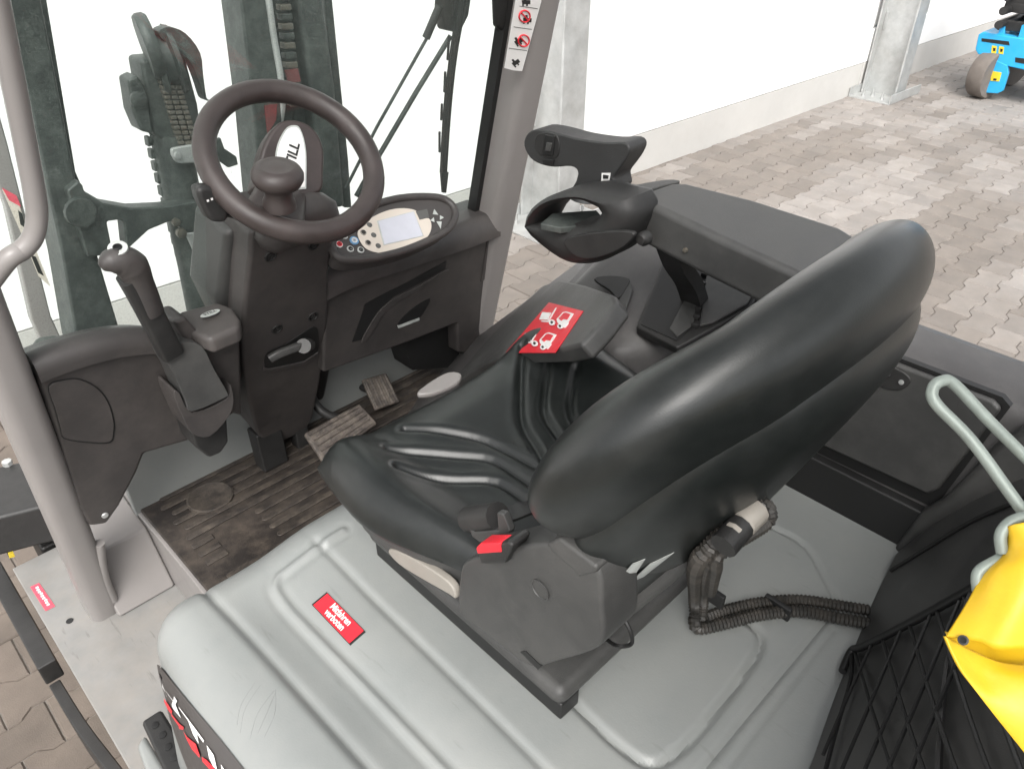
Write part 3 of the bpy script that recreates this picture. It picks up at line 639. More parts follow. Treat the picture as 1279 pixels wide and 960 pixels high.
tube('tilt_handle', [cp(337, 448, .022), cp(350, 441, .024), cp(380, 430, .022)], 1, PLASG, colm, n=3, prof=[(a, b) for a, b in rrect(0, 0, .009, .007, .004, 2)])
tube('handle_boss', [cp(379, 432, .03), cp(385, 430, -.004)], .016, PLASG, colm, 16, 0)
# under-column clutter: brackets and shaft
box('shaft_bracket', (-.04, 1.48, .62), (.03, 1.53, .74), PLASB, colm, .006)
box('shaft_bracket', (.07, 1.50, .62), (.11, 1.54, .76), PLASB, colm, .006)
tube('steering_shaft', [(.02, 1.50, .80), (.03, 1.56, .60)], .022, MASTM, colm, 12, 0)
# head under the wheel
WC = Vector((0.012, 1.168, 1.487)); WT = R(40); WR = .140
e1 = Vector((1, 0, 0)); e2 = Vector((0, math.cos(WT), math.sin(WT))); wn_ = Vector((0, -math.sin(WT), math.cos(WT)))
hd_rings = []
for t, s_, dz in ((0, .6, -.165), (.1, .85, -.15), (.3, 1.0, -.128), (.6, .95, -.10), (.85, .7, -.082), (1, .4, -.075)):
    c0 = WC+Vector((.0, .03, 0))+Vector((0, 0, dz)); hd_rings.append([c0+Vector((.078*s_*math.copysign(abs(math.cos(a))**.7, math.cos(a)), .062*s_*math.copysign(abs(math.sin(a))**.7, math.sin(a)), -.02*math.sin(a))) for a in [2*math.pi*k/28 for k in range(28)]])
bm = bmesh.new(); b_loft(bm, hd_rings); fin('column_head', bm, PLAS, colm, 60)
# direction stalk, left of the head
stk = slab('direction_stalk', [P(a, b, y=1.15) for a, b in cr([(247, 240), (256, 233), (272, 236), (280, 248), (287, 262), (283, 277), (266, 277), (256, 264)], 3, True)], (0, .03, 0), PLASB, FL, .008, 3)
tube('stalk_arm', [P(282, 262, y=1.165), P(305, 268, y=1.19)], .011, PLASB, stk, 10, 0)
for a, b in ((258, 250), (263, 248)):
    flat('print_mark', [P(a+dx, b+dy, y=1.1495) for dx, dy in ((0, 0), (2.5, -1), (3.2, 1.6), (.8, 2.4))], WHITE, stk, n=(0, -1, 0), off=.0006)
bpc = P(312, 213, y=1.20)
# ---------------- steering wheel
path = [WC+(e1*math.cos(a)+e2*math.sin(a))*WR for a in [2*math.pi*k/72 for k in range(72)]]
bm = bmesh.new(); b_tube(bm, path, .0188, 14, closed=True, upv=wn_, prof=[(1.05*math.cos(2*math.pi*k/14), 1.0*math.sin(2*math.pi*k/14)) for k in range(14)]); sw = fin('steering_wheel', bm, WHEELM, FL, 70)
def wl_(a, b, h=0.0): return WC+e1*a+e2*b+wn_*h
def wheel_px(px, py, h=0.0): return P(px, py, pl=(WC+wn_*h, wn_))
# broad single spoke from the rim to the hub
kb = wheel_px(346, 262); kd = kb-WC; ka = kd.normalized(); kt = wn_.cross(ka)
rings = []
for r_, w_, h_, th in ((.142, .056, .0, .014), (.13, .056, -.006, .016), (.11, .05, -.016, .018), (.085, .046, -.026, .018), (.06, .044, -.034, .016), (.03, .04, -.045, .012)):
    c0 = WC+ka*r_+wn_*h_; rings.append([c0+kt*w_*math.copysign(abs(math.cos(a))**.6, math.cos(a))+wn_*th*math.copysign(abs(math.sin(a))**.8, math.sin(a)) for a in [2*math.pi*k/24 for k in range(24)]])
bm = bmesh.new(); b_loft(bm, rings); fin('spoke', bm, WHEELM, sw, 60)
# hub pad standing up behind the knob, with the white name plate
PADp = (WC+Vector((0, .035, .01)), (0, .86, -.5))
pn = Vector((0, -.86, .5)).normalized()
PADp = (PADp[0], pn)
pad = cr([(320, 238), (322, 212), (330, 180), (344, 157), (360, 149), (380, 152), (396, 164), (405, 185), (405, 212), (400, 240), (360, 246)], 4, True)
slab('hub_pad', [P(a, b, pl=PADp) for a, b in pad], -pn*.04, WHEELM, sw, .009, 4)
pp = cr([(342, 240), (344, 190), (355, 163), (366, 157), (375, 162), (382, 190), (382, 236)], 4)
flat('name_plate', [P(a, b, pl=PADp) for a, b in pp], LABELM, sw, n=pn, off=.0015)
pw_ = [(365+(a-365)*.9, 200+(b-200)*.94) for a, b in pp]
flat('name_plate_face', [P(a, b, pl=PADp) for a, b in pw_], WHITE, sw, n=pn, off=.0022)
lc = P(364, 197, pl=PADp)+pn*.0022
text('lettering', 'STILL', lc, P(370, 172, pl=PADp)-P(357, 225, pl=PADp), P(350, 195, pl=PADp)-P(372, 200, pl=PADp), .024, BLACK, sw, bold=.0006)
# spinner knob
kn0 = wheel_px(349, 258, .012); kax = Vector((.0, -.22, 1)).normalized()
rev('spinner_knob', [(.027, 0), (.026, .01), (.0225, .018), (.022, .032), (.026, .038), (.036, .043), (.0405, .052), (.0405, .059), (.036, .067), (.027, .073), (.024, .0722), (.012, .0735), (0, .074)], kn0, kax, WHEELM, sw, 28, 60)
# ---------------- display pod
DN = Vector((.05, -.62, .78)).normalized(); DO = Vector((.28, 1.245, 1.255))
def ds(px, py, h=0.0): return P(px, py, pl=(DO+DN*h, DN))
oval = cr([(411, 309), (416, 290), (432, 274), (460, 257), (495, 246), (530, 243), (556, 246), (570, 258), (571, 273), (560, 289), (535, 303), (500, 317), (460, 326), (430, 327), (416, 321)], 5, True)
bm = bmesh.new(); b_tube(bm, [ds(490+(a-490)*.955, 286+(b-286)*.93) for a, b in oval], 1, closed=True, upv=DN, prof=[(.010*math.cos(2*math.pi*k/10), .0085*math.sin(2*math.pi*k/10)) for k in range(10)]); pod = fin('display_pod', bm, PLAS, FL, 70)
slab('pod_body', [ds(490+(a-490)*.96, 286+(b-286)*.94, -.003) for a, b in oval], -DN*.045, PLAS, pod, .006)
slab('pod_face', [ds(490+(a-490)*.93, 286+(b-286)*.90, .0) for a, b in oval], -DN*.006, BADGE, pod, 0)
def zf(a, b): return (400+a/7.106, 235+b/7.106)
bez = cr([(330, 410), (345, 360), (400, 300), (500, 240), (620, 195), (740, 182), (850, 205), (880, 280), (960, 270), (985, 340), (960, 420), (880, 490), (720, 545), (580, 578), (480, 570), (400, 535), (350, 470)], 3, True)
flat('bezel', [ds(*zf(*p)) for p in bez], CREAM, pod, n=DN, off=.0015)
flat('screen_frame', [ds(*zf(*p)) for p in ((500, 296), (828, 208), (915, 430), (560, 512))], LABELM, pod, n=DN, off=.0023)
flat('screen', [ds(*zf(*p)) for p in ((512, 300), (822, 216), (906, 428), (568, 506))], SCREEN, pod, n=DN, off=.003)
flat('corner_label', [ds(*zf(*p)) for p in ((845, 212), (945, 190), (965, 262), (880, 285))], BTN, pod, n=DN, off=.0022)
def btn(a, b, r, m, mi=None, ri=.55):
    c0 = ds(*zf(a, b)); bm = bmesh.new(); b_rev(bm, [(r, 0), (r, .0022), (r*.85, .003), (0, .003)], c0, DN, 18); bo_ = fin('button', bm, m, pod, 40)
    if mi:
        bm = bmesh.new(); b_rev(bm, [(r*ri+.0008, .003), (r*ri+.0008, .0036), (r*ri-.0006, .0036), (r*ri-.0006, .003)], c0, DN, 14); fin('button_symbol', bm, mi, pod, 40)
for a, b in ((287, 375), (213, 428), (265, 543), (358, 552)): btn(a, b, .0072, LABELM, BLACK)
for a, b in ((380, 397), (422, 488)): btn(a, b, .0068, BEIGE, BLACK)
for a, b in ((435, 330), (472, 420), (512, 515)): btn(a, b, .0058, BTN)
btn(168, 502, .0072, WHITE, RED, .7); btn(300, 468, .0095, BBLUE, WHITE)
for t_ in (((995, 235), (1010, 190), (1045, 240)), ((1060, 245), (1095, 265), (1060, 285)), ((1030, 300), (1075, 300), (1068, 365)), ((975, 290), (1005, 262), (1012, 305))):
    flat('arrow_key', [ds(*zf(*p)) for p in t_], LABELM, pod, n=DN, off=.0018)
# ---------------- parking brake lever
lev = tube('brake_lever', [P(163, 345, y=1.215), P(178, 372, y=1.225), P(195, 405, y=1.24), P(213, 440, y=1.26)], 1, PLASB, FL, n=5, prof=[(a, b) for a, b in rrect(0, 0, .017, .02, .008, 3)])
kc = [P(131, 330, y=1.21), P(140, 322, y=1.21), P(156, 320, y=1.21), P(166, 335, y=1.215), P(177, 362, y=1.225)]
bm = bmesh.new(); b_tube(bm, cr([P(126, 334, y=1.205), P(136, 328, y=1.205), P(150, 325, y=1.207), P(164, 332, y=1.212), P(173, 350, y=1.218), P(186, 382, y=1.23), P(190, 390, y=1.232)], 5), lambda i, n: [.006, .0185, .0235, .026, .0225, .0215, .0195][min(6, i//5)] if i % 5 == 0 else lerp([.006, .0185, .0235, .026, .0225, .0215, .0195][min(6, i//5)], [.006, .0185, .0235, .026, .0225, .0215, .0195][min(6, i//5+1)], (i % 5)/5), 16)
fin('lever_grip', bm, PLAS, lev, 70)
kp = P(149, 316, y=1.203)
rev('grip_emblem', [(.0145, -.012), (.0145, .0015), (.013, .002), (0, .002)], kp+Vector((0, 0, .008)), (-.15, -.45, 1), LABELM, lev, 20)
rev('grip_symbol', [(.007, 0), (.007, .001), (.0055, .001), (.0055, 0)], kp+Vector((-.0003, -.0009, .0102)), (-.15, -.45, 1), BLACK, lev, 18)
slab('lever_shroud', [P(a, b, y=1.255) for a, b in [(205, 440), (228, 428), (252, 432), (268, 462), (284, 490), (280, 497), (240, 514), (232, 500), (218, 468)]], (0, .06, 0), PLASG, lev, .018, 5, rnd=3)
slab('lever_base', [P(a, b, y=1.262) for a, b in [(217, 492), (224, 490), (240, 515), (283, 498), (288, 480), (292, 500), (286, 520), (262, 545), (240, 541), (228, 520)]], (0, .07, 0), PLAS, lev, .012, 4, rnd=3)
slab('lever_bracket', [P(a, b, y=1.30) for a, b in [(234, 530), (284, 520), (286, 552), (276, 566), (262, 572), (246, 560)]], (0, .10, 0), PLASB, lev, .006)
# ---------------- pedals
pq = [P(379, 541, z=.735), P(448, 503, z=.735), P(459, 514, z=.70), P(402, 577, z=.68), P(392, 566, z=.69)]
pq = [P(a, b, pl=((.12, 1.42, .71), (0, -.62, .78))) for a, b in ((380, 541), (449, 503), (472, 528), (404, 577))]
bp_ = slab('brake_pedal', pq, Vector((0, .62, -.78))*.016, PEDM, FL, .006, 3)
pn2 = Vector((0, -.62, .78))
for k in range(5):
    t = .12+k*.19; a0 = pq[0].lerp(pq[3], t); a1 = pq[1].lerp(pq[2], t)
    tube('tread_rib', [a0.lerp(a1, .06)+pn2*.001, a0.lerp(a1, .94)+pn2*.001], .0035, PEDM, bp_, 6, 0)
tube('pedal_arm', [P(430, 525, pl=((.12, 1.44, .69), (0, -.62, .78))), (.15, 1.52, .72), (.15, 1.57, .90)], .012, PLASB, bp_, 8, 5)
aq = [P(a, b, pl=((.3, 1.50, .70), (0, -.7, .7))) for a, b in ((452, 474), (483, 465), (500, 501), (469, 512))]
ap = slab('accelerator_pedal', aq, Vector((0, .7, -.7))*.012, PEDM, FL, .005, 3)
for k in range(5):
    t = .1+k*.2; a0 = aq[0].lerp(aq[1], t); a1 = aq[3].lerp(aq[2], t)
    tube('tread_rib', [a0.lerp(a1, .05)+Vector((0, -.001, .001)), a0.lerp(a1, .95)+Vector((0, -.001, .001))], .003, PEDM, ap, 6, 0)
tube('pedal_arm', [P(480, 490, pl=((.3, 1.51, .69), (0, -.7, .7))), (.33, 1.56, .66), (.33, 1.585, .66)], .01, PLASB, ap, 8, 4)
# ---------------- right-hand fender and console
def csec(y):
    """cross-section (x,z) of the right-hand body at y, from the hood side over the top to the outside"""
    f = sst(.60, .72, y)                       # console gets wider toward the front
    xi = lerp(.505, .335, f)
    g = sst(.52, .60, y)
    zt = lerp(1.272, 1.262, g) if y < .90 else (1.262-.065*sst(.9, .98, y) if y < .98 else 1.197-1.0*(y-.98))
    zt = max(zt, .66); zi = zt-lerp(.005, .092, g)-lerp(0, .05, sst(.80, 1.0, y))
    pts = [(xi, .50), (xi, zi-.03), (xi+.006, zi-.01), (xi+.02, zi), (lerp(xi, .66, .35), lerp(zi, zt, .35)+.004), (lerp(xi, .66, .7), lerp(zi, zt, .72)+.004), (.615, zt), (.642, zt-.006), (.656, zt-.022), (.664, zt-.05), (.668, .50)]
    return [Vector((a, y, b)) for a, b in pts]
bm = bmesh.new(); b_loft(bm, [csec(y) for y in [-.32+.02*k for k in range(91)]])
con = fin('side_console', bm, PLASC, FL, 50)
box('outer_skirt', (.60, -.3, .30), (.672, 1.40, .62), PLASB, con, .02)
# storage lid on the inner wall
LX = .498
def lx(px, py, x=LX): return P(px, py, x=x)
slab('lid_gap', [lx(a, b, .5035) for a, b in ((985, 520), (1060, 445), (1100, 438), (1252, 496), (1262, 508), (1172, 628), (1162, 632), (1000, 555))], (.012, 0, 0), BLACK, con, 0)
lid = slab('storage_lid', [lx(a, b, .494) for a, b in ((985, 523), (1062, 452), (1100, 447), (1240, 501), (1250, 512), (1172, 612), (1158, 618), (1000, 545))], (.012, 0, 0), PLASG, con, .006, 3)
slab('latch_plate', [lx(a, b, .4915) for a, b in cr([(1060, 468), (1075, 452), (1100, 452), (1128, 465), (1137, 475), (1130, 485), (1115, 488), (1085, 478)], 3, True)], (.006, 0, 0), PLASB, con, .002)
slab('latch_handle', [lx(a, b, .487) for a, b in ((1072, 462), (1096, 459), (1112, 470), (1104, 474), (1085, 468))], (.008, 0, 0), BLACK, con, .002)
rev('latch_rivet', [(.004, 0), (.004, .002), (0, .003)], lx(1126, 477, .4912), (-1, 0, 0), GALV, con, 10)
box('inner_liner', (.485, -.25, .94), (.507, .62, 1.035), BLACK, con, .004)
tube('fender_joint', [(.508, .085, 1.266), (.56, .085, 1.2725), (.615, .085, 1.2735), (.645, .085, 1.265), (.6665, .085, 1.22), (.67, .085, 1.0)], .0022, BLACK, con, 6, 3)
# panel with red pictogram sticker on the sloping front of the console
SN = Vector((-.46, 1.0, 1.0)).normalized()
SPp = (Vector((.6, .977, 1.194))+SN*.006, SN)
def sp(px, py, o=0.0): return P(px, py, pl=(SPp[0]+SN*o, SN))
pan = [(566, 474), (590, 446), (612, 420), (650, 382), (680, 355), (700, 349), (730, 355), (766, 367), (770, 376), (750, 402), (724, 430), (700, 436), (640, 441), (600, 455), (575, 472)]
slab('console_panel', [sp(*p) for p in pan], -SN*.03, PLASG, con, .007, 3)
stq = [(686, 378), (729, 389), (694, 441), (632, 441)]
flat('sticker', [sp(*p) for p in stq], RED, con, n=SN, off=.0012)
def spic(pts, m=WHITE, o=.0022): flat('pictogram', [sp(630+a/11.63, 370+b/11.63) for a, b in pts], m, con, n=SN, off=o)
for dx, dy in ((0, 0), (-250, 305)):
    spic([(560+dx, 240+dy), (690+dx, 250+dy), (640+dx, 355+dy), (515+dx, 345+dy)])
    spic([(755+dx, 175+dy), (768+dx, 180+dy), (650+dx, 385+dy), (545+dx, 380+dy), (550+dx, 365+dy), (640+dx, 368+dy)])
    spic([(770+dx, 345+dy), (860+dx, 245+dy), (910+dx, 232+dy), (1018+dx, 265+dy), (940+dx, 385+dy), (945+dx, 405+dy), (890+dx, 470+dy), (860+dx, 460+dy), (780+dx, 390+dy)])
    spic([(805+dx, 340+dy), (875+dx, 262+dy), (910+dx, 255+dy), (975+dx, 278+dy), (930+dx, 355+dy), (870+dx, 345+dy), (840+dx, 370+dy)], RED, .0032)
    for cx_, cy_, r_ in ((710, 400, 42), (830, 455, 38)):
        spic([(cx_+dx+r_*1.1*math.cos(2*math.pi*k/14), cy_+dy+r_*math.sin(2*math.pi*k/14)) for k in range(14)], WHITE, .0036)
        spic([(cx_+dx+r_*.45*math.cos(2*math.pi*k/10), cy_+dy+r_*.45*math.sin(2*math.pi*k/10)) for k in range(10)], BLACK, .0044)
# swoosh recess and tray (hollow painted black) with hinged flap on top of the console
TN = Vector((-.29, 0, 1)).normalized()
def tq(pts, o=0.0): return [P(a, b, pl=(Vector((.40, .7, 1.196))+TN*o, TN)) for a, b in pts]
slab('swoosh', tq(cr([(742, 348), (762, 344), (786, 348), (782, 360), (772, 372), (762, 362)], 3, True), .004), -TN*.006, PLASB, con, .001)
slab('swoosh', tq(cr([(784, 352), (790, 362), (778, 395), (766, 412), (762, 398), (774, 372)], 3, True), .003), -TN*.006, PLASG, con, .002)
trm = [(794, 408), (832, 316), (955, 350), (940, 382), (846, 434)]
slab('tray_rim', tq(trm, .010), -TN*.02, PLASB, con, .004)
slab('tray_shade', tq([(801, 405), (834, 324), (878, 338), (866, 408), (845, 425)], .0115), -TN*.003, BLACK, con, 0)  # flat black polygon in place of the tray hollow's shade
slab('tray_web', tq([(836, 410), (868, 350), (872, 360), (866, 405), (846, 420)], .0135), -TN*.003, PLASG, con, .001)
slab('tray_flap', tq([(874, 406), (884, 330), (948, 352), (934, 378), (890, 402)], .017), -TN*.006, PLASG, con, .002)
for k in range(8):
    a = tq([(868+k*2.0, 404-k*10.5)], .018)[0]; slab('hinge_tooth', [a+Vector((-.003, -.006, 0)), a+Vector((.003, -.006, 0)), a+Vector((.003, .006, 0)), a+Vector((-.003, .006, 0))], (0, 0, -.008), PLASB, con, .001)
# ---------------- armrest with grip ring and joystick
AR = ((.39, .77, 1.455), Vector((0, -.11, 1)).normalized())
arn = AR[1]
def ar(px, py, o=0.0): return P(px, py, pl=(Vector(AR[0])+arn*o, arn))
arm = slab('armrest', [ar(*p) for p in [(797, 247), (808, 237), (838, 227), (856, 227), (940, 248), (1050, 283), (1072, 296), (1060, 330), (1030, 352), (1003, 345), (900, 297)]], -arn*.074, PLASG, FL, .012, 4)
slab('arm_front', [ar(a, b, .001) for a, b in cr([(762, 236), (790, 231), (832, 224), (850, 226), (826, 232), (802, 241), (790, 243)], 3, True)], -arn*.045, PLASG, arm, .008, 3)
# grip ring: a hollow oval standing at the front of the armrest
GX = .33
gp = lambda px, py, x=GX: P(px, py, x=x)
gout = [(663, 288), (662, 270), (674, 252), (700, 240), (735, 236), (770, 243), (795, 250), (797, 272), (790, 290), (785, 304), (762, 322), (735, 329), (708, 326), (685, 312)]
gin = [(672, 279), (688, 258), (708, 249), (730, 248), (746, 256), (753, 266), (742, 275), (728, 279), (700, 280)]
og = [gp(*p) for p in cr(gout, 4, True)]; ig = [gp(*p) for p in cr(gin, 4, True)]
bm = bmesh.new(); n_ = 40
def resamp(pl, n, c):
    # radial resampling about c in the y-z plane so both loops share angles
    out = []
    for k in range(n):
        a = 2*math.pi*k/n; best = None
        for p, q in zip(pl, pl[1:]+pl[:1]):
            dx, dz = math.cos(a), math.sin(a); ex_, ez_ = q.y-p.y, q.z-p.z; det = dx*(-ez_)+dz*ex_
            if abs(det) < 1e-12: continue
            px_, pz_ = p.y-c.y, p.z-c.z; t = (px_*(-ez_)+pz_*ex_)/det; u = (dx*pz_-dz*px_)/det
            if t > 0 and 0 <= u <= 1 and (best is None or t > best): best = t
        out.append((math.cos(a)*(best or .01), math.sin(a)*(best or .01)))
    return out
gc = sum(ig, Vector())/len(ig); ro = resamp(og, n_, gc); ri = resamp(ig, n_, gc)
secs = []
for k in range(n_):
    o_, i_ = ro[k], ri[k]; sec = []
    for t, xx in ((0, 0), (0, .05), (.18, .068), (.5, .074), (.82, .068), (1, .05), (1, 0), (.82, -.016), (.5, -.022), (.18, -.016)):
        sec.append(Vector((GX+xx, gc.y+lerp(o_[0], i_[0], t), gc.z+lerp(o_[1], i_[1], t))))
    secs.append(sec)
b_loft(bm, secs+[secs[0]], cap=False); bmesh.ops.remove_doubles(bm, verts=bm.verts, dist=1e-5); fin('grip_ring', bm, PLASB, arm, 50)
slab('ring_shelf', [P(a, b, z=1.385) for a, b in ((675, 279), (690, 266), (745, 262), (752, 270), (740, 280), (700, 284))], (0, 0, -.012), MASTM, arm, .002)
slab('ring_plate', [gp(a, b, GX-.026) for a, b in cr([(704, 300), (730, 292), (770, 288), (792, 292), (780, 308), (755, 320), (730, 324), (712, 316)], 3, True)], (.01, 0, 0), PLASB, arm, .003)
# cable and bracket below the armrest
tube('arm_bracket', [P(835, 300, z=1.38), P(846, 330, z=1.33), P(860, 352, z=1.28), P(868, 375, z=1.235)], 1, PLASB, arm, n=4, prof=[(-.022, -.012), (.022, -.012), (.022, .012), (-.022, .012)])
bm = bmesh.new(); pth = cr([P(842, 308, z=1.37), P(855, 322, z=1.35), P(870, 323, z=1.35), P(880, 318, z=1.355)], 14); b_tube(bm, pth, lambda i, n: .008+.0016*(i % 2), 8); fin('arm_cable', bm, HOSEM, arm, 80)
rev('arm_knob', [(.012, 0), (.012, .012), (.008, .018), (0, .019)], P(808, 296, x=.34), (-1, 0, 0), PLASB, arm, 14)
rev('cable_clip', [(.005, 0), (.004, .005), (0, .006)], P(857, 312, x=.37), (-1, 0, 0), CHAINM, arm, 10)
# joystick
JX = .44
jp = lambda px, py, x=JX: P(px, py, x=x)
joy = slab('joystick', [jp(a, b, JX-.030) for a, b in cr([(654, 182), (657, 169), (668, 162), (690, 165), (720, 173), (755, 178), (779, 178), (786, 186), (782, 198), (774, 210), (766, 222), (765, 240), (716, 240), (719, 226), (721, 214), (712, 208), (692, 209), (676, 206), (662, 198)], 3, True)], (.05, 0, 0), JOYM, FL, .016, 6)
slab('thumb_pad', [jp(a, b, JX-.0315) for a, b in cr([(668, 172), (676, 166), (694, 168), (699, 184), (694, 198), (678, 196), (668, 186)], 3, True)], (.006, 0, 0), PLASB, joy, .002)
slab('head_switch', [jp(a, b, JX-.034) for a, b in ((680, 168), (693, 170), (690, 195), (676, 193))], (.006, 0, 0), BLACK, joy, .002)
slab('switch_rocker', [jp(a, b, JX-.037) for a, b in ((682, 178), (689, 179), (687, 190), (680, 189))], (.006, 0, 0), PLASG, joy, .002)
slab('head_switch', [jp(a, b, JX-.0325) for a, b in ((677, 199), (692, 200), (690, 207), (678, 206))], (.004, 0, 0), BLACK, joy, .001)
flat('joystick_label', [jp(a, b, JX-.0305) for a, b in ((752, 216), (763, 216), (760, 233), (751, 232))], WHITE, joy, n=(-1, 0, 0), off=.001)
flat('label_mark', [jp(a, b, JX-.0315) for a, b in ((754, 218), (761, 219), (760, 223), (754, 223))], BLACK, joy, n=(-1, 0, 0), off=.002)
rev('joystick_boot', [(.036, 0), (.036, .01), (.030, .018), (.024, .026)], jp(735, 246), (0, 0, 1), GALV, joy, 20)
# ---------------- seat
SX = .02
seat = box('seat', (-.168, .37, .9885), (.215, .80, 1.022), PLASG, FL, .016, seg=4)       # suspension tray
box('seat_rail', (-.160, .375, .953), (-.122, .79, .988), BLACK, seat, .004)
box('seat_rail', (.165, .375, .953), (.203, .79, .988), BLACK, seat, .004)
box('suspension_box', (-.135, .44, 1.022), (.175, .78, 1.11), PLASB, seat, .02, seg=3)
# cushion
gl = [cr(G(q, 1.163), 4) for q in ([(505, 536), (560, 541), (609, 549), (659, 572), (690, 592)], [(484, 566), (560, 567), (615, 571), (660, 598), (690, 618)], [(498, 592), (560, 596), (622, 599), (668, 630), (690, 645)],
                              [(652, 446), (650, 490), (652, 524), (670, 556), (690, 592)], [(686, 460), (680, 490), (680, 515), (700, 545)], [(718, 478), (712, 500), (715, 520), (730, 540)])]
ca_, cb_ = .258, .212; cyc = .658
def cush(u, v):
    x = ca_*u*math.sqrt(1-.30*v*v/2*(1.0 if v > 0 else .5)); y = cb_*v*math.sqrt(1-.42*u*u/2)
    x *= 1-.16*sst(.4, -1.0, v)
    x *= 1+.12*sst(.1, .8, u)
    w_ = (1-abs(u)**9)*(1-abs(v)**9)
    X, Y = .032+x, cyc+y
    ax = abs(x)/ca_
    z = 1.158+.034*sst(.50, .86, ax)+.010*sst(.0, .6, v)+(.018-.006*sst(.3, .9, v))*sst(.25, .8, u)
    z -= .012*sst(.5, 1.0, v)*math.exp(-(u/.5)**2)
    z -= .050*(1-w_)**1.5
    for g in gl:
        d = pldist(X, Y, g)
        if d < .03: z += -.0085*math.exp(-(d/.0058)**2)+.0012*math.exp(-((d-.014)/.008)**2)
    # centre insert sits a little lower
    return Vector((X, Y, z))
bm = bmesh.new(); N_ = 150
vs = b_grid(bm, lambda s, t: cush(2*s-1, 2*t-1), N_, N_)
ringv = [vs[0][i] for i in range(N_)]+[vs[j][N_] for j in range(N_)]+[vs[N_][i] for i in range(N_, 0, -1)]+[vs[j][0] for j in range(N_, 0, -1)]
prev = ringv
for kz, sc in ((.55, 1.004), (.2, 1.0), (0, .985), (0, .93)):
    nw = [bm.verts.new((.032+(v.co.x-.032)*sc, cyc+(v.co.y-cyc)*sc, 1.122+.030*sst(cyc+.05, cyc-.2, v.co.y)+(v.co.z-1.122-.030*sst(cyc+.05, cyc-.2, v.co.y))*kz)) for v in ringv]
    for i in range(len(prev)):
        k = (i+1) % len(prev); bm.faces.new((prev[i], prev[k], nw[k], nw[i]))
    prev = nw
bm.faces.new(prev)
ev = [v for j in range(N_+1) for i, v in enumerate(vs[j]) if min(i, j, N_-i, N_-j) < 12]
for _ in range(8): bmesh.ops.smooth_vert(bm, verts=ev, factor=.5, use_axis_x=True, use_axis_y=True, use_axis_z=True)
for wd_ in (6, 9, 12, 16, 20):
    cv_ = [v for j in range(N_+1) for i, v in enumerate(vs[j]) if min(i, N_-i)+min(j, N_-j) < wd_]
    for _ in range(5): bmesh.ops.smooth_vert(bm, verts=cv_, factor=.4, use_axis_x=True, use_axis_y=True, use_axis_z=True)
fin('seat_cushion', bm, VINYL, seat, 85)
# hard pan beneath the cushion
prs = []
for zz, sc in ((1.134, .93), (1.105, .955), (1.06, .92), (1.03, .74)):
    prs.append([Vector((.032+sc*ca_*math.copysign(abs(math.cos(a))**.5, math.cos(a))*(.97-.14*sst(.4, -1, math.sin(a))), cyc+sc*cb_*math.copysign(abs(math.sin(a))**.55, math.sin(a)), zz)) for a in [2*math.pi*k/60 for k in range(60)]])
bm = bmesh.new(); b_loft(bm, prs); fin('cushion_pan', bm, PLASG, seat, 60)
slab('adjust_lever', [P(a, b, x=-.200) for a, b in cr([(484, 688), (495, 688), (525, 703), (556, 724), (567, 738), (569, 748), (560, 742), (530, 725), (498, 705)], 3, True)], (.012, 0, 0), BEIGE, seat, .003)
slab('front_lever', [P(a, b, z=1.06) for a, b in cr([(520, 490), (540, 474), (560, 464), (576, 466), (570, 478), (540, 490)], 3, True)], (0, 0, -.012), PILLAR, seat, .004)
# backrest
def brest(r, a, side, hw=.284, hh=.171, cz=1.460, th=.060, yo=0.0, wrap=.046, n=2.1, ex=5.0, wt=.65):
    c_, s__ = math.cos(a), math.sin(a); u = r*math.copysign(abs(c_)**(2/n), c_); v = r*math.copysign(abs(s__)**(2/n), s__)
    t = th*math.sqrt(max(0, 1-r**ex)); z = cz+hh*v; y = .305-.384*(z-1.40)+wrap*u*u*(1-wt*v)+yo
    b_ = sst(.45, .85, abs(u)); t *= (.70+.35*b_) if side > 0 else (1.0-.15*b_)
    return Vector((.03+hw*u, y, z))+Vector((0, 1, .384)).normalized()*t*side
def pillow(name, m, parent, nr=36, na=96, **k):
    bm = bmesh.new()
    for sd_ in (1, -1):
        rg = [[bm.verts.new(brest(math.sin(math.pi/2*i/nr), 2*math.pi*j/na, sd_, **k)) for j in range(na)] for i in range(1, nr+1)]
        c0 = bm.verts.new(brest(0, 0, sd_, **k))
        for j in range(na): bm.faces.new((c0, rg[0][j], rg[0][(j+1) % na]))
        for p, q in zip(rg, rg[1:]):
            for j in range(na): bm.faces.new((p[j], q[j], q[(j+1) % na], p[(j+1) % na]))
    bmesh.ops.remove_doubles(bm, verts=bm.verts, dist=1e-6); return fin(name, bm, m, parent, 89)
pillow('backrest', VINYL, seat)
shell = pillow('back_shell', VINYL, seat, hw=.235, hh=.175, cz=1.395, th=.048, yo=-.036, wrap=.035, n=2.5)
foot = pillow('shell_foot', VINYL, seat, hw=.205, hh=.15, cz=1.235, th=.040, yo=-.030, wrap=.02, n=3.2)
def bvh(o): return BVHTree.FromPolygons([v.co.copy() for v in o.data.vertices], [tuple(p.vertices) for p in o.data.polygons])
def hit(trees, px, py, off=0.0, dflt=None):
    r = (P(px, py, d=1.0)-CAM).normalized(); best = None
    for t in trees:
        h, n, _, d = t.ray_cast(CAM, r)
        if h is not None and (best is None or d < best[0]): best = (d, h)
    if best is None: return dflt
    return best[1]-r*off
tube('back_frame', [P(748, 775, y=.37), P(790, 742, y=.335), P(840, 700, y=.30), P(880, 655, y=.28), P(920, 590, y=.27)], .019, PLASG, seat, 12, 5)
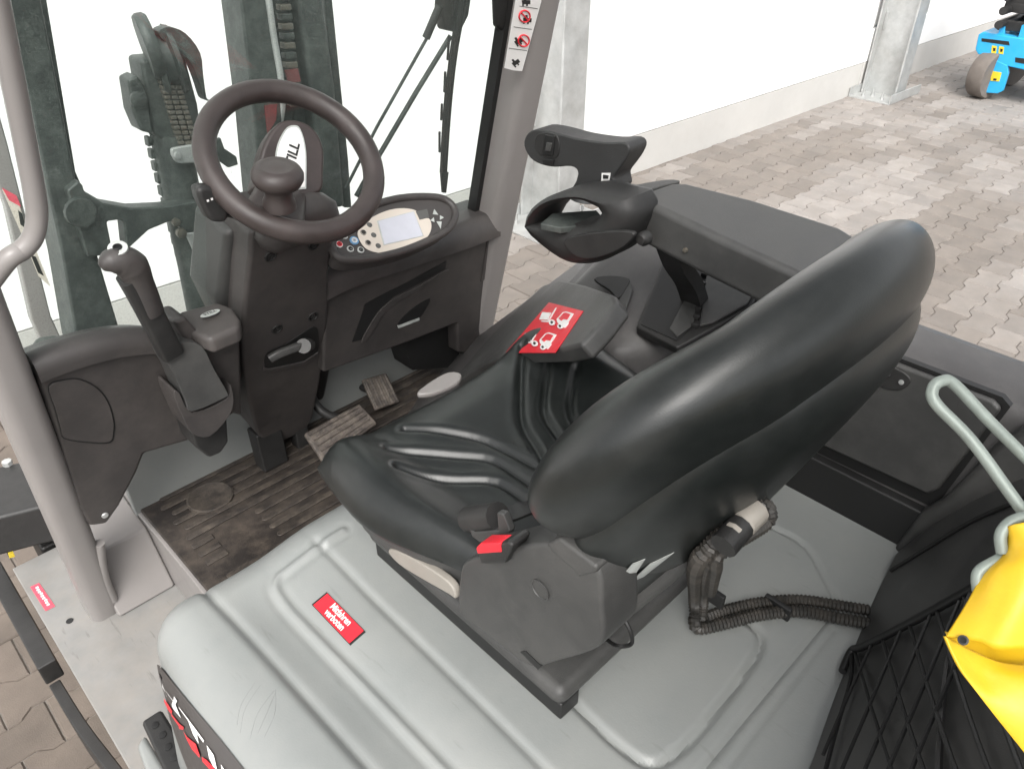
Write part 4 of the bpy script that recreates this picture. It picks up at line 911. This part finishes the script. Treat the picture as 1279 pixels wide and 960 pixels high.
# recliner covers
rc = [(573, 765), (574, 715), (583, 700), (610, 692), (655, 682), (694, 678), (722, 690), (747, 714), (752, 760), (752, 800), (735, 815), (690, 828), (664, 834), (632, 812), (600, 786)]
rcv = slab('recliner_cover', [P(a, b, x=-.205) for a, b in rc], (.06, 0, 0), PLASG, seat, .020, 6, rnd=3)
rev('cover_cap', [(.013, 0), (.013, .0012), (.0118, .0016), (.0112, .0005), (0, .0006)], P(675, 736, x=-.2055), (-1, 0, 0), PLASG, seat, 24)
slab('cover_slot', [P(a, b, x=-.2065) for a, b in ((650, 814), (656, 813), (676, 832), (672, 836))], (.003, 0, 0), BLACK, seat, 0)
slab('cover_flap', [P(a, b, x=-.207) for a, b in ((680, 680), (698, 672), (745, 708), (744, 716), (722, 722), (716, 712), (700, 700))], (.03, 0, 0), PLASG, seat, .004)
box('recliner_cover', (.20, .40, 1.03), (.25, .60, 1.20), PLASG, seat, .016, seg=4)
# seat belt: red buckle, tongue and strap
bk = slab('belt_buckle', [P(a, b, x=-.215) for a, b in ((595, 684), (634, 676), (640, 682), (630, 704), (599, 705))], (.03, 0, 0), PLASB, seat, .004)
slab('buckle_button', [P(a, b, x=-.2165) for a, b in ((594, 684), (600, 678), (624, 678), (626, 690), (596, 692))], (.02, 0, 0), RED, seat, .002)
bm = bmesh.new(); tA, tB = P(586, 648, x=-.17), P(622, 644, x=-.17); b_tube(bm, [tA, tA.lerp(tB, .5), tB], .017, 12); fin('belt_roller', bm, PLASB, seat, 50)
slab('belt_tongue', [P(a, b, x=-.185) for a, b in ((585, 658), (592, 664), (622, 662), (620, 640), (628, 642), (637, 664), (630, 674), (600, 678), (589, 670))], (.01, 0, 0), PLASG, seat, .002)
bm = bmesh.new(); b_tube(bm, cr([P(622, 646, x=-.165), P(640, 641, x=-.15), P(660, 634, x=-.13), P(690, 630, x=-.08)], 5), 1, prof=[(-.002, -.012), (-.002, .012), (.002, .012), (.002, -.012)]); fin('belt_strap', bm, BLACK, seat, 40)
# maker's label and loose wire at the back of the seat
tr_ = [bvh(shell), bvh(foot)]
for q_ in (((752, 748), (790, 704), (806, 698), (790, 722)), ((786, 728), (812, 704), (842, 690), (804, 720))):
    bm = bmesh.new(); vs_ = [hit(tr_, a, b, .006, P(a, b, y=.33)) for a, b in q_]; b_prism(bm, vs_, (.0006, .0006, 0)); fin('seat_label', bm, LABELM, seat, 0)
tube('loose_wire', [P(762, 752, y=.36), P(775, 765, y=.33), P(788, 790, y=.31), P(788, 804, y=.31), P(770, 806, y=.32), P(754, 795, y=.36)], .0026, BLACK, seat, 6, 6)
# cable harness: corrugated hoses over the hood and up the seat back
def hose(name, pts, r, parent, seg=9):
    pth = [Vector(p) for p in cr(pts, 14)]; L_ = sum((b-a).length for a, b in zip(pth, pth[1:])); n = max(8, int(L_/.0030)); out = []; acc = 0; tgt = 0
    for a, b in zip(pth, pth[1:]):
        l = (b-a).length
        while tgt <= acc+l: out.append(a.lerp(b, (tgt-acc)/l)); tgt += L_/n
        acc += l
    bm = bmesh.new(); b_tube(bm, out, lambda i, m: r*(1.06 if i % 2 else .80), seg); return fin(name, bm, HOSEM, parent, 22)
hz = .963
har = hose('cable_harness', [P(1086, 762, z=hz+.004), P(1050, 756, z=hz+.004), P(1000, 749, z=hz+.004), P(950, 752, z=hz+.002), P(905, 762, z=hz+.002), P(878, 772, z=hz+.006)], .0088, FL)
hose('hose', [P(1086, 778, z=hz), P(1050, 772, z=hz), P(1000, 763, z=hz), P(950, 767, z=hz), P(905, 778, z=hz), P(872, 784, z=hz+.002), P(867, 770, z=hz+.02)], .0095, har)
hose('hose', [P(869, 780, z=.975), P(868, 740, z=1.04), P(870, 705, y=.26), P(890, 680, y=.24), P(915, 650, y=.235), P(940, 622, y=.235), P(950, 600, y=.235), P(945, 592, y=.25), P(930, 600, y=.27)], .0095, har)
hose('hose', [P(876, 772, z=.98), P(879, 735, z=1.05), P(884, 705, y=.255), P(900, 682, y=.24), P(920, 665, y=.235)], .009, har)
hose('hose', [P(888, 740, z=1.03), P(893, 712, y=.25), P(900, 690, y=.235), P(955, 655, y=.23), P(962, 640, y=.23), P(955, 630, y=.235), P(945, 640, y=.235)], .0075, har)
hose('hose', [P(905, 660, y=.27), P(940, 620, y=.27), P(962, 570, y=.27), P(975, 540, y=.28)], .0085, har)
bm = bmesh.new(); b_tube(bm, [P(906, 678, y=.222), P(916, 666, y=.222), P(926, 656, y=.222), P(927, 655, y=.222), P(945, 638, y=.222)], [.011, .012, .012, .0135, .0135], 10); fin('plug', bm, BEIGE, har, 40)
bm = bmesh.new(); b_tube(bm, [P(903, 682, y=.222), P(926, 656, y=.222)], .0135, 10); fin('plug', bm, PLASB, har, 40)
for a, b in ((971, 758), (888, 742)):
    c0 = P(a, b, z=hz+.001) if a > 900 else P(a, b, z=1.03); bm = bmesh.new(); b_box(bm, c0-Vector((.004, .022, .013)), c0+Vector((.004, .022, .013))); fin('cable_tie', bm, BLACK, har, 30, .002)
# ---------------- rear panel with net, counterweight
RN = Vector((-.18, 1, .34)).normalized(); RP0 = P(1010, 950, z=.95)
def rp(px, py, o=0.0): return P(px, py, pl=(RP0+RN*o, RN))
rear = slab('rear_panel', [rp(a, b) for a, b in ((985, 1010), (1010, 950), (1062, 800), (1118, 688), (1160, 655), (1215, 620), (1279, 590), (1500, 540), (1500, 1300), (900, 1300))], (.0, -.10, .0), PLASG, FL, .014, 4)
slab('corner_block', [P(a, b, x=.47) for a, b in ((1112, 690), (1150, 640), (1178, 625), (1240, 560), (1330, 500), (1400, 640), (1200, 760))], (.03, 0, 0), PLASG, rear, .012, 3)
tube('panel_seam', [rp(a, b, .002) for a, b in ((1113, 712), (1160, 683), (1215, 650), (1279, 622), (1330, 600))], .0032, BLACK, rear, 8, 4)
box('counterweight', (-.5, -.85, .35), (.62, -.12, 1.15), PLASG, FL, .06, seg=5)
nf = [(1052, 838), (1064, 812), (1080, 806), (1150, 770), (1225, 728)]
netm = tube('net_edge', [rp(a, b, .008) for a, b in nf], .0055, BLACK, rear, 8, 6)
tube('net_edge', [rp(a, b, .006) for a, b in ((1064, 815), (1062, 850), (1046, 905), (1030, 965), (1022, 1000))], .003, BLACK, rear, 6, 4)
tube('net_edge', [rp(a, b, .006) for a, b in ((1215, 735), (1188, 810), (1178, 870), (1172, 960), (1170, 1010))], .0035, PLASB, rear, 6, 4)
for k in range(5):
    x0 = 1068+k*34; y0 = 815-k*17.5
    tube('net_cord', [rp(x0, y0, .006), rp(x0+22, y0+75, .010), rp(x0+52, y0+165, .009), rp(x0+80, y0+240, .007)], .0024, BLACK, rear, 6, 4)
for k in range(5):
    x0 = 1090+k*36; y0 = 802-k*17
    pts_ = [rp(x0, y0, .007), rp(x0-30, y0+65, .011), rp(x0-62, y0+140, .010)] if k < 1 else [rp(x0, y0, .007), rp(x0-40, y0+95, .011), rp(x0-85, y0+200, .010), rp(x0-120, y0+290, .009)]
    tube('net_cord', pts_, .0024, BLACK, rear, 6, 4)
# ---------------- mast in front of the screen
def my(px, py, y): return P(px, py, y=y)
mast = slab('mast_rail', [my(a, b, 1.62) for a, b in ((0, -40), (44, -40), (96, 230), (150, 412), (150, 440), (98, 440), (80, 330))], (0, .10, 0), MASTM, FL, .006)
slab('mast_rail', [my(a, b, 1.72) for a, b in ((30, -40), (52, -40), (95, 215), (108, 245), (88, 245))], (0, .05, 0), MASTM, mast, .004)
slab('mast_rail', [my(a, b, 1.60) for a, b in ((296, -40), (336, -40), (352, 110), (356, 300), (330, 300), (318, 150))], (0, .09, 0), MASTM, mast, .006)
slab('mast_rail', [my(a, b, 1.63) for a, b in ((366, -40), (398, -40), (420, 110), (432, 260), (402, 260), (390, 120))], (0, .09, 0), MASTM, mast, .012)
slab('mast_rail', [my(a, b, 1.70) for a, b in ((402, -40), (412, -40), (436, 200), (440, 260), (430, 260))], (0, .05, 0), MASTM, mast, .006)
tube('mast_hose', [my(330, -40, 1.60), my(341, 40, 1.60), my(352, 110, 1.60), my(350, 150, 1.61), my(340, 170, 1.62)], .0075, GALV, mast, 8, 5)
for k in range(14):
    slab('chain_link', [my(a, b, 1.62) for a, b in ((346+k*1.3, -30+k*12), (360+k*1.3, -31+k*12), (361+k*1.3, -23+k*12), (347+k*1.3, -22+k*12))], (0, .02, 0), CHAINM if k % 2 else MASTM, mast, .002)
slab('mast_back', [my(a, b, 1.67) for a, b in ((338, -40), (372, -40), (400, 140), (402, 260), (350, 260))], (0, .04, 0), MASTM, mast, .002)
REDD = mat('faded_red', (0.16, 0.045, 0.045), .6)
slab('mast_mark', [my(a, b, 1.615) for a, b in ((356, 88), (372, 86), (376, 102), (360, 104))], (0, .005, 0), REDD, mast, 0)
slab('mast_mark', [my(a, b, 1.598) for a, b in ((330, 132), (346, 130), (345, 150), (334, 168))], (0, .001, 0), REDD, mast, 0)
# lift cylinder with chain pulley
cy = 1.66
lc_ = tube('lift_cylinder', [my(212, 165, cy), my(228, 250, cy), my(245, 330, cy), my(258, 400, cy), my(262, 440, cy)], .040, MASTM, FL, 20, 0)
slab('pulley_bracket', [my(a, b, cy-.04) for a, b in ((160, 100), (172, 94), (182, 110), (192, 168), (176, 164), (166, 140))], (0, .05, 0), MASTM, lc_, .005)
slab('pulley_block', [my(a, b, cy-.03) for a, b in ((176, 75), (232, 70), (248, 130), (255, 180), (215, 184), (192, 168), (182, 110))], (0, .07, 0), MASTM, lc_, .008)
rev('pulley', [(0, -.024), (.062, -.024), (.066, -.014), (.052, -.009), (.052, .009), (.066, .014), (.062, .024), (0, .024)], my(207, 76, cy-.01), (.96, -.25, .1), MASTM, lc_, 28)
rev('pulley', [(0, -.012), (.056, -.012), (.06, -.006), (.06, .006), (.056, .012), (0, .012)], my(187, 58, cy-.03), (.96, -.25, .1), MASTM, lc_, 28)
slab('chain_guard', [my(a, b, cy-.045) for a, b in cr([(198, 40), (212, 34), (232, 42), (250, 66), (254, 95), (258, 122), (262, 125), (256, 124), (248, 100), (238, 78), (222, 60), (206, 52)], 3, True)], (0, .03, 0), MASTM, lc_, .004)
rev('bracket_bolt', [(.016, 0), (.016, .006), (.012, .008), (0, .008)], my(172, 124, cy-.041), (0, -1, 0), MASTM, lc_, 18)
for k in range(16):
    a_, b_ = 196+k*1.9, 82+k*6.3
    for dx in (-2, 7, 16):
        slab('chain_link', [my(a_+dx, b_, cy-.045), my(a_+dx+7.5, b_-.6, cy-.045), my(a_+dx+8.7, b_+4.4, cy-.045), my(a_+dx+1.2, b_+5, cy-.045)], (0, .014, 0), CHAINM, lc_, .0015)
for k in range(16):
    slab('chain_edge', [my(184+k*4.1, 172+k*15.5, cy+.0), my(189+k*4.1, 171+k*15.5, cy), my(192+k*4.1, 182+k*15.5, cy), my(186+k*4.1, 184+k*15.5, cy)], (0, .02, 0), MASTM, lc_, .002)
slab('hose_clamp', [my(a, b, cy-.055) for a, b in cr([(214, 188), (222, 184), (252, 180), (256, 184), (256, 200), (228, 205), (218, 200)], 2, True)], (0, .01, 0), GALV, lc_, .003)
rev('clamp_bolt', [(.008, 0), (.007, .005), (0, .006)], my(221, 194, cy-.056), (0, -1, 0), GALV, lc_, 10)
slab('hose_clamp', [my(a, b, cy-.055) for a, b in ((266, 176), (276, 172), (281, 186), (296, 196), (298, 206), (286, 210), (272, 200))], (0, .01, 0), MASTM, lc_, .003)
# cross bracket between rail and cylinder
cb = slab('mast_crossbar', [my(a, b, 1.60) for a, b in ((84, 238), (98, 226), (104, 232), (106, 240), (130, 254), (165, 260), (205, 258), (245, 252), (275, 262), (300, 278), (300, 300), (262, 318), (244, 300), (215, 276), (186, 288), (160, 312), (158, 306), (155, 278), (150, 275), (134, 277), (142, 318), (110, 322))], (0, .04, 0), MASTM, FL, .006)
rev('crossbar_bolt', [(.011, 0), (.011, .01), (.006, .011), (0, .012)], my(225, 290, 1.598), (0, -1, 0), CHAINM, cb, 8)
rev('crossbar_bolt', [(.009, 0), (.009, .008), (.006, .009), (0, .01)], my(219, 277, 1.598), (0, -1, 0), CHAINM, cb, 8)
rev('boss', [(.03, 0), (.028, .008), (0, .009)], my(100, 265, 1.598), (0, -1, 0), MASTM, cb, 20)
slab('link_plate', [my(a, b, 1.59) for a, b in ((232, 292), (246, 290), (255, 320), (248, 328), (240, 310))], (0, .006, 0), GALV, cb, .002)
# grey load-guard rail with warning label, seen past the hand rail
gd = slab('guard_rail', [my(a, b, 1.80) for a, b in ((-30, 60), (-4, 130), (10, 180), (40, 300), (64, 395), (98, 470), (70, 470), (40, 400), (8, 260), (-20, 180))], (0, .03, 0), PILLAR, FL, .004)
flat('warning_label', [my(a, b, 1.80) for a, b in ((2, 236), (20, 246), (36, 290), (63, 358), (48, 345), (30, 300))], CREAM, gd, n=(0, -1, 0), off=.002)
flat('warning_label', [my(a, b, 1.80) for a, b in ((2, 234), (20, 244), (26, 258), (11, 250))], REDP, gd, n=(0, -1, 0), off=.003)
for q_ in (((22, 262), (27, 266), (33, 286), (25, 280)), ((38, 318), (44, 320), (54, 344), (47, 340))):
    flat('warning_mark', [my(a, b, 1.80) for a, b in q_], BLACK, gd, n=(0, -1, 0), off=.003)
# ---------------- overhead guard and rear posts (above the camera's view, they shade the cab)
ohg = box('overhead_guard', (-.52, 1.08, 2.07), (.70, 1.17, 2.13), PILLAR, FL, .02)
box('guard_beam', (-.52, -.52, 2.07), (.70, -.43, 2.13), PILLAR, ohg, .02)
for xx in (-.52, .63): box('guard_beam', (xx, -.43, 2.072), (xx+.07, 1.08, 2.128), PILLAR, ohg, .015)
for k in range(11): box('guard_bar', (-.45, -.34+k*.125, 2.08), (.63, -.315+k*.125, 2.125), PILLAR, ohg, .006)
for xx in (-.50, .64):
    tube('rear_post', [(xx, -.475, 1.10), (xx, -.475, 2.08)], .035, PILLAR, FL, 14, 0)
# ================================================================ wire hook and yellow sheet behind the seat
hk = tube('wire_hook', [P(1420, 830, d=.46), P(1350, 735, d=.47), P(1279, 640, d=.48), P(1215, 552, d=.49), P(1170, 505, d=.495), P(1165, 486, d=.497), P(1176, 476, d=.498), P(1192, 480, d=.50), P(1235, 525, d=.50), P(1290, 580, d=.50), P(1360, 650, d=.50), P(1440, 730, d=.50)], .0038, WIREM, None, 12, 8)
hk['label'] = 'bent galvanised wire loop reaching out beside the yellow sheet'; hk['category'] = 'wire hook'
tube('wire_ring', [P(a, b, d=.468) for a, b in cr([(1222, 738), (1222, 715), (1245, 700), (1262, 693), (1300, 690)], 3)], .0036, WIREM, hk, 10, 2)
tube('wire_ring', [P(a, b, d=.466) for a, b in cr([(1252, 690), (1250, 668), (1262, 652), (1282, 645), (1310, 640)], 3)], .0036, WIREM, hk, 10, 2)
ysh = thing('yellow_sheet', 'bright yellow plastic sheet with an eyelet hanging from the wire loop', 'plastic sheet')
def yfold(rows, name, m=YEL):
    bm = bmesh.new(); vs = [[bm.verts.new(P(a, b, d=d)) for a, b, d in cr(r, 8)] for r in rows]
    rs = list(zip(*[cr(r, 8) for r in rows])); grid = [cr(list(c), 6) for c in rs]; bm.free(); bm = bmesh.new()
    g = [[bm.verts.new(P(a, b, d=d)) for a, b, d in c] for c in grid]
    for i in range(len(g)-1):
        for j in range(len(g[0])-1): bm.faces.new((g[i][j], g[i+1][j], g[i+1][j+1], g[i][j+1]))
    o = fin(name, bm, m, ysh, 80); md = o.modifiers.new('s', 'SOLIDIFY'); md.thickness = .0018; return o
yfold([[(1256, 662, .47), (1262, 656, .46), (1290, 650, .455), (1340, 640, .46)],
       [(1252, 690, .468), (1268, 684, .458), (1300, 680, .45), (1350, 672, .46)],
       [(1228, 716, .466), (1250, 712, .455), (1300, 702, .446), (1360, 700, .455)],
       [(1205, 756, .465), (1240, 752, .452), (1290, 748, .442), (1370, 744, .45)],
       [(1181, 794, .463), (1220, 800, .452), (1260, 812, .444), (1370, 800, .445)]], 'sheet_fold')
yfold([[(1181, 794, .464), (1215, 812, .468), (1260, 828, .466), (1340, 830, .46)],
       [(1190, 815, .462), (1225, 842, .462), (1268, 845, .458), (1345, 850, .45)],
       [(1207, 846, .458), (1240, 872, .455), (1285, 880, .45), (1350, 890, .44)],
       [(1240, 890, .455), (1265, 912, .452), (1300, 920, .446), (1360, 930, .435)],
       [(1284, 945, .452), (1300, 965, .45), (1330, 980, .444), (1380, 990, .43)]], 'sheet_front')
yfold([[(1183, 790, .466), (1222, 796, .474), (1262, 806, .472), (1370, 796, .47)],
       [(1192, 812, .470), (1230, 826, .480), (1268, 834, .478), (1370, 830, .475)],
       [(1207, 840, .464), (1240, 868, .474), (1285, 872, .474), (1370, 870, .470)]], 'sheet_inner')
e_c = P(1203, 799, d=.4555)
rev('eyelet', [(.003, 0), (.003, .001), (.0018, .0012), (.0018, 0)], e_c, (CAM-e_c), BLACK, ysh, 14)
# ================================================================ blue scissor lift by the wall
LXs = 7.62
lp = lambda px, py, x=LXs: P(px, py, x=x)
lift = thing('scissor_lift', 'bright blue scissor lift with grey tyre and yellow stickers by the wall', 'scissor lift')
c_pts = [(1222, 43), (1228, 40), (1250, 44), (1300, 52), (1420, 80), (1420, 130), (1300, 92), (1262, 84), (1246, 80), (1242, 72), (1221, 68), (1218, 62)]
slab('chassis', [lp(*p) for p in c_pts], (.72, 0, 0), BLUE, lift, .01)
slab('bracket', [lp(a, b, LXs+.06) for a, b in ((1246, 44), (1250, 30), (1256, 28), (1254, 46))], (.05, 0, 0), BLUE, lift, .004)
slab('bracket', [lp(a, b, LXs+.03) for a, b in ((1270, 52), (1276, 32), (1300, 24), (1310, 60))], (.05, 0, 0), BLUE, lift, .004)
slab('wheel_arm', [lp(a, b, LXs-.004) for a, b in ((1237, 72), (1258, 82), (1259, 92), (1252, 114), (1246, 117), (1228, 116), (1226, 112))], (.05, 0, 0), BLUE, lift, .006)
wc_ = lp(1233, 94, LXs+.06); wr_ = .2
for yy in (0, -1.25):
    for xx in (.0, .66):
        rev('wheel', [(0, -.07), (wr_*.6, -.07), (wr_*.95, -.075), (wr_, -.06), (wr_, .06), (wr_*.95, .075), (wr_*.6, .07), (0, .07)], (wc_.x+xx, wc_.y+yy, wr_), (.25, .97, 0), TYRE, lift, 32)
slab('slot_bar', [lp(a, b, LXs-.003) for a, b in ((1226, 48), (1260, 52), (1261, 57), (1226, 52))], (.006, 0, 0), BLACK, lift, 0)
slab('slot', [lp(a, b, LXs-.003) for a, b in ((1268, 72), (1285, 74), (1285, 81), (1268, 78))], (.006, 0, 0), BLACK, lift, 0)
for q_ in ((239, 57, 6, 9), (248, 58, 6, 9)):
    a, b, w_, h_ = q_; a += 1000
    slab('sticker', [lp(a, b, LXs-.003), lp(a+w_, b+1, LXs-.003), lp(a+w_-1, b+h_+1, LXs-.003), lp(a-1, b+h_, LXs-.003)], (.006, 0, 0), YSTK, lift, 0)
    slab('sticker_mark', [lp(a+1.5, b+3, LXs-.005), lp(a+w_-1.5, b+3.5, LXs-.005), lp(a+w_-2, b+h_-2, LXs-.005), lp(a+1.2, b+h_-2, LXs-.005)], (.006, 0, 0), BLACK, lift, 0)
slab('sticker', [lp(a, b, LXs-.008) for a, b in ((1239, 89), (1251, 91), (1248, 102), (1237, 101))], (.006, 0, 0), YSTK, lift, 0)
slab('sticker_mark', [lp(a, b, LXs-.010) for a, b in ((1241, 98), (1245, 98.5), (1244, 101), (1240.5, 100.5))], (.006, 0, 0), BLACK, lift, 0)
for k in range(4):
    zc = lp(1262, 40).z+.05+k*.11; y1 = lp(1250, 20).y
    for sx_ in (.1, .5):
        mtx = Matrix.Translation((LXs+sx_, y1-.6, zc)) @ Matrix.Rotation((.035 if k % 2 else -.035), 4, 'X')
        box('scissor_arm', (-.03, -.62, -.04), (.03, .62, .04), PLASB, lift, .008, mtx)
    rev('scissor_pin', [(.035, -.35), (.035, .35)], (LXs+.3, y1-.02, zc), (1, 0, 0), PLASB, lift, 14)
zt_ = lp(1262, 40).z+.5
box('platform', (LXs, y1-1.3, zt_), (LXs+.72, y1+.1, zt_+.1), BLUE, lift, .01)
for a_ in (y1-1.28, y1-.6, y1+.06):
    for xx in (.03, .69):
        tube('railing_post', [(LXs+xx, a_, zt_+.1), (LXs+xx, a_, zt_+1.1)], .018, BLUE, lift, 8, 0)
for xx in (.03, .69):
    tube('railing', [(LXs+xx, y1-1.28, zt_+1.1), (LXs+xx, y1+.06, zt_+1.1)], .018, BLUE, lift, 8, 0)
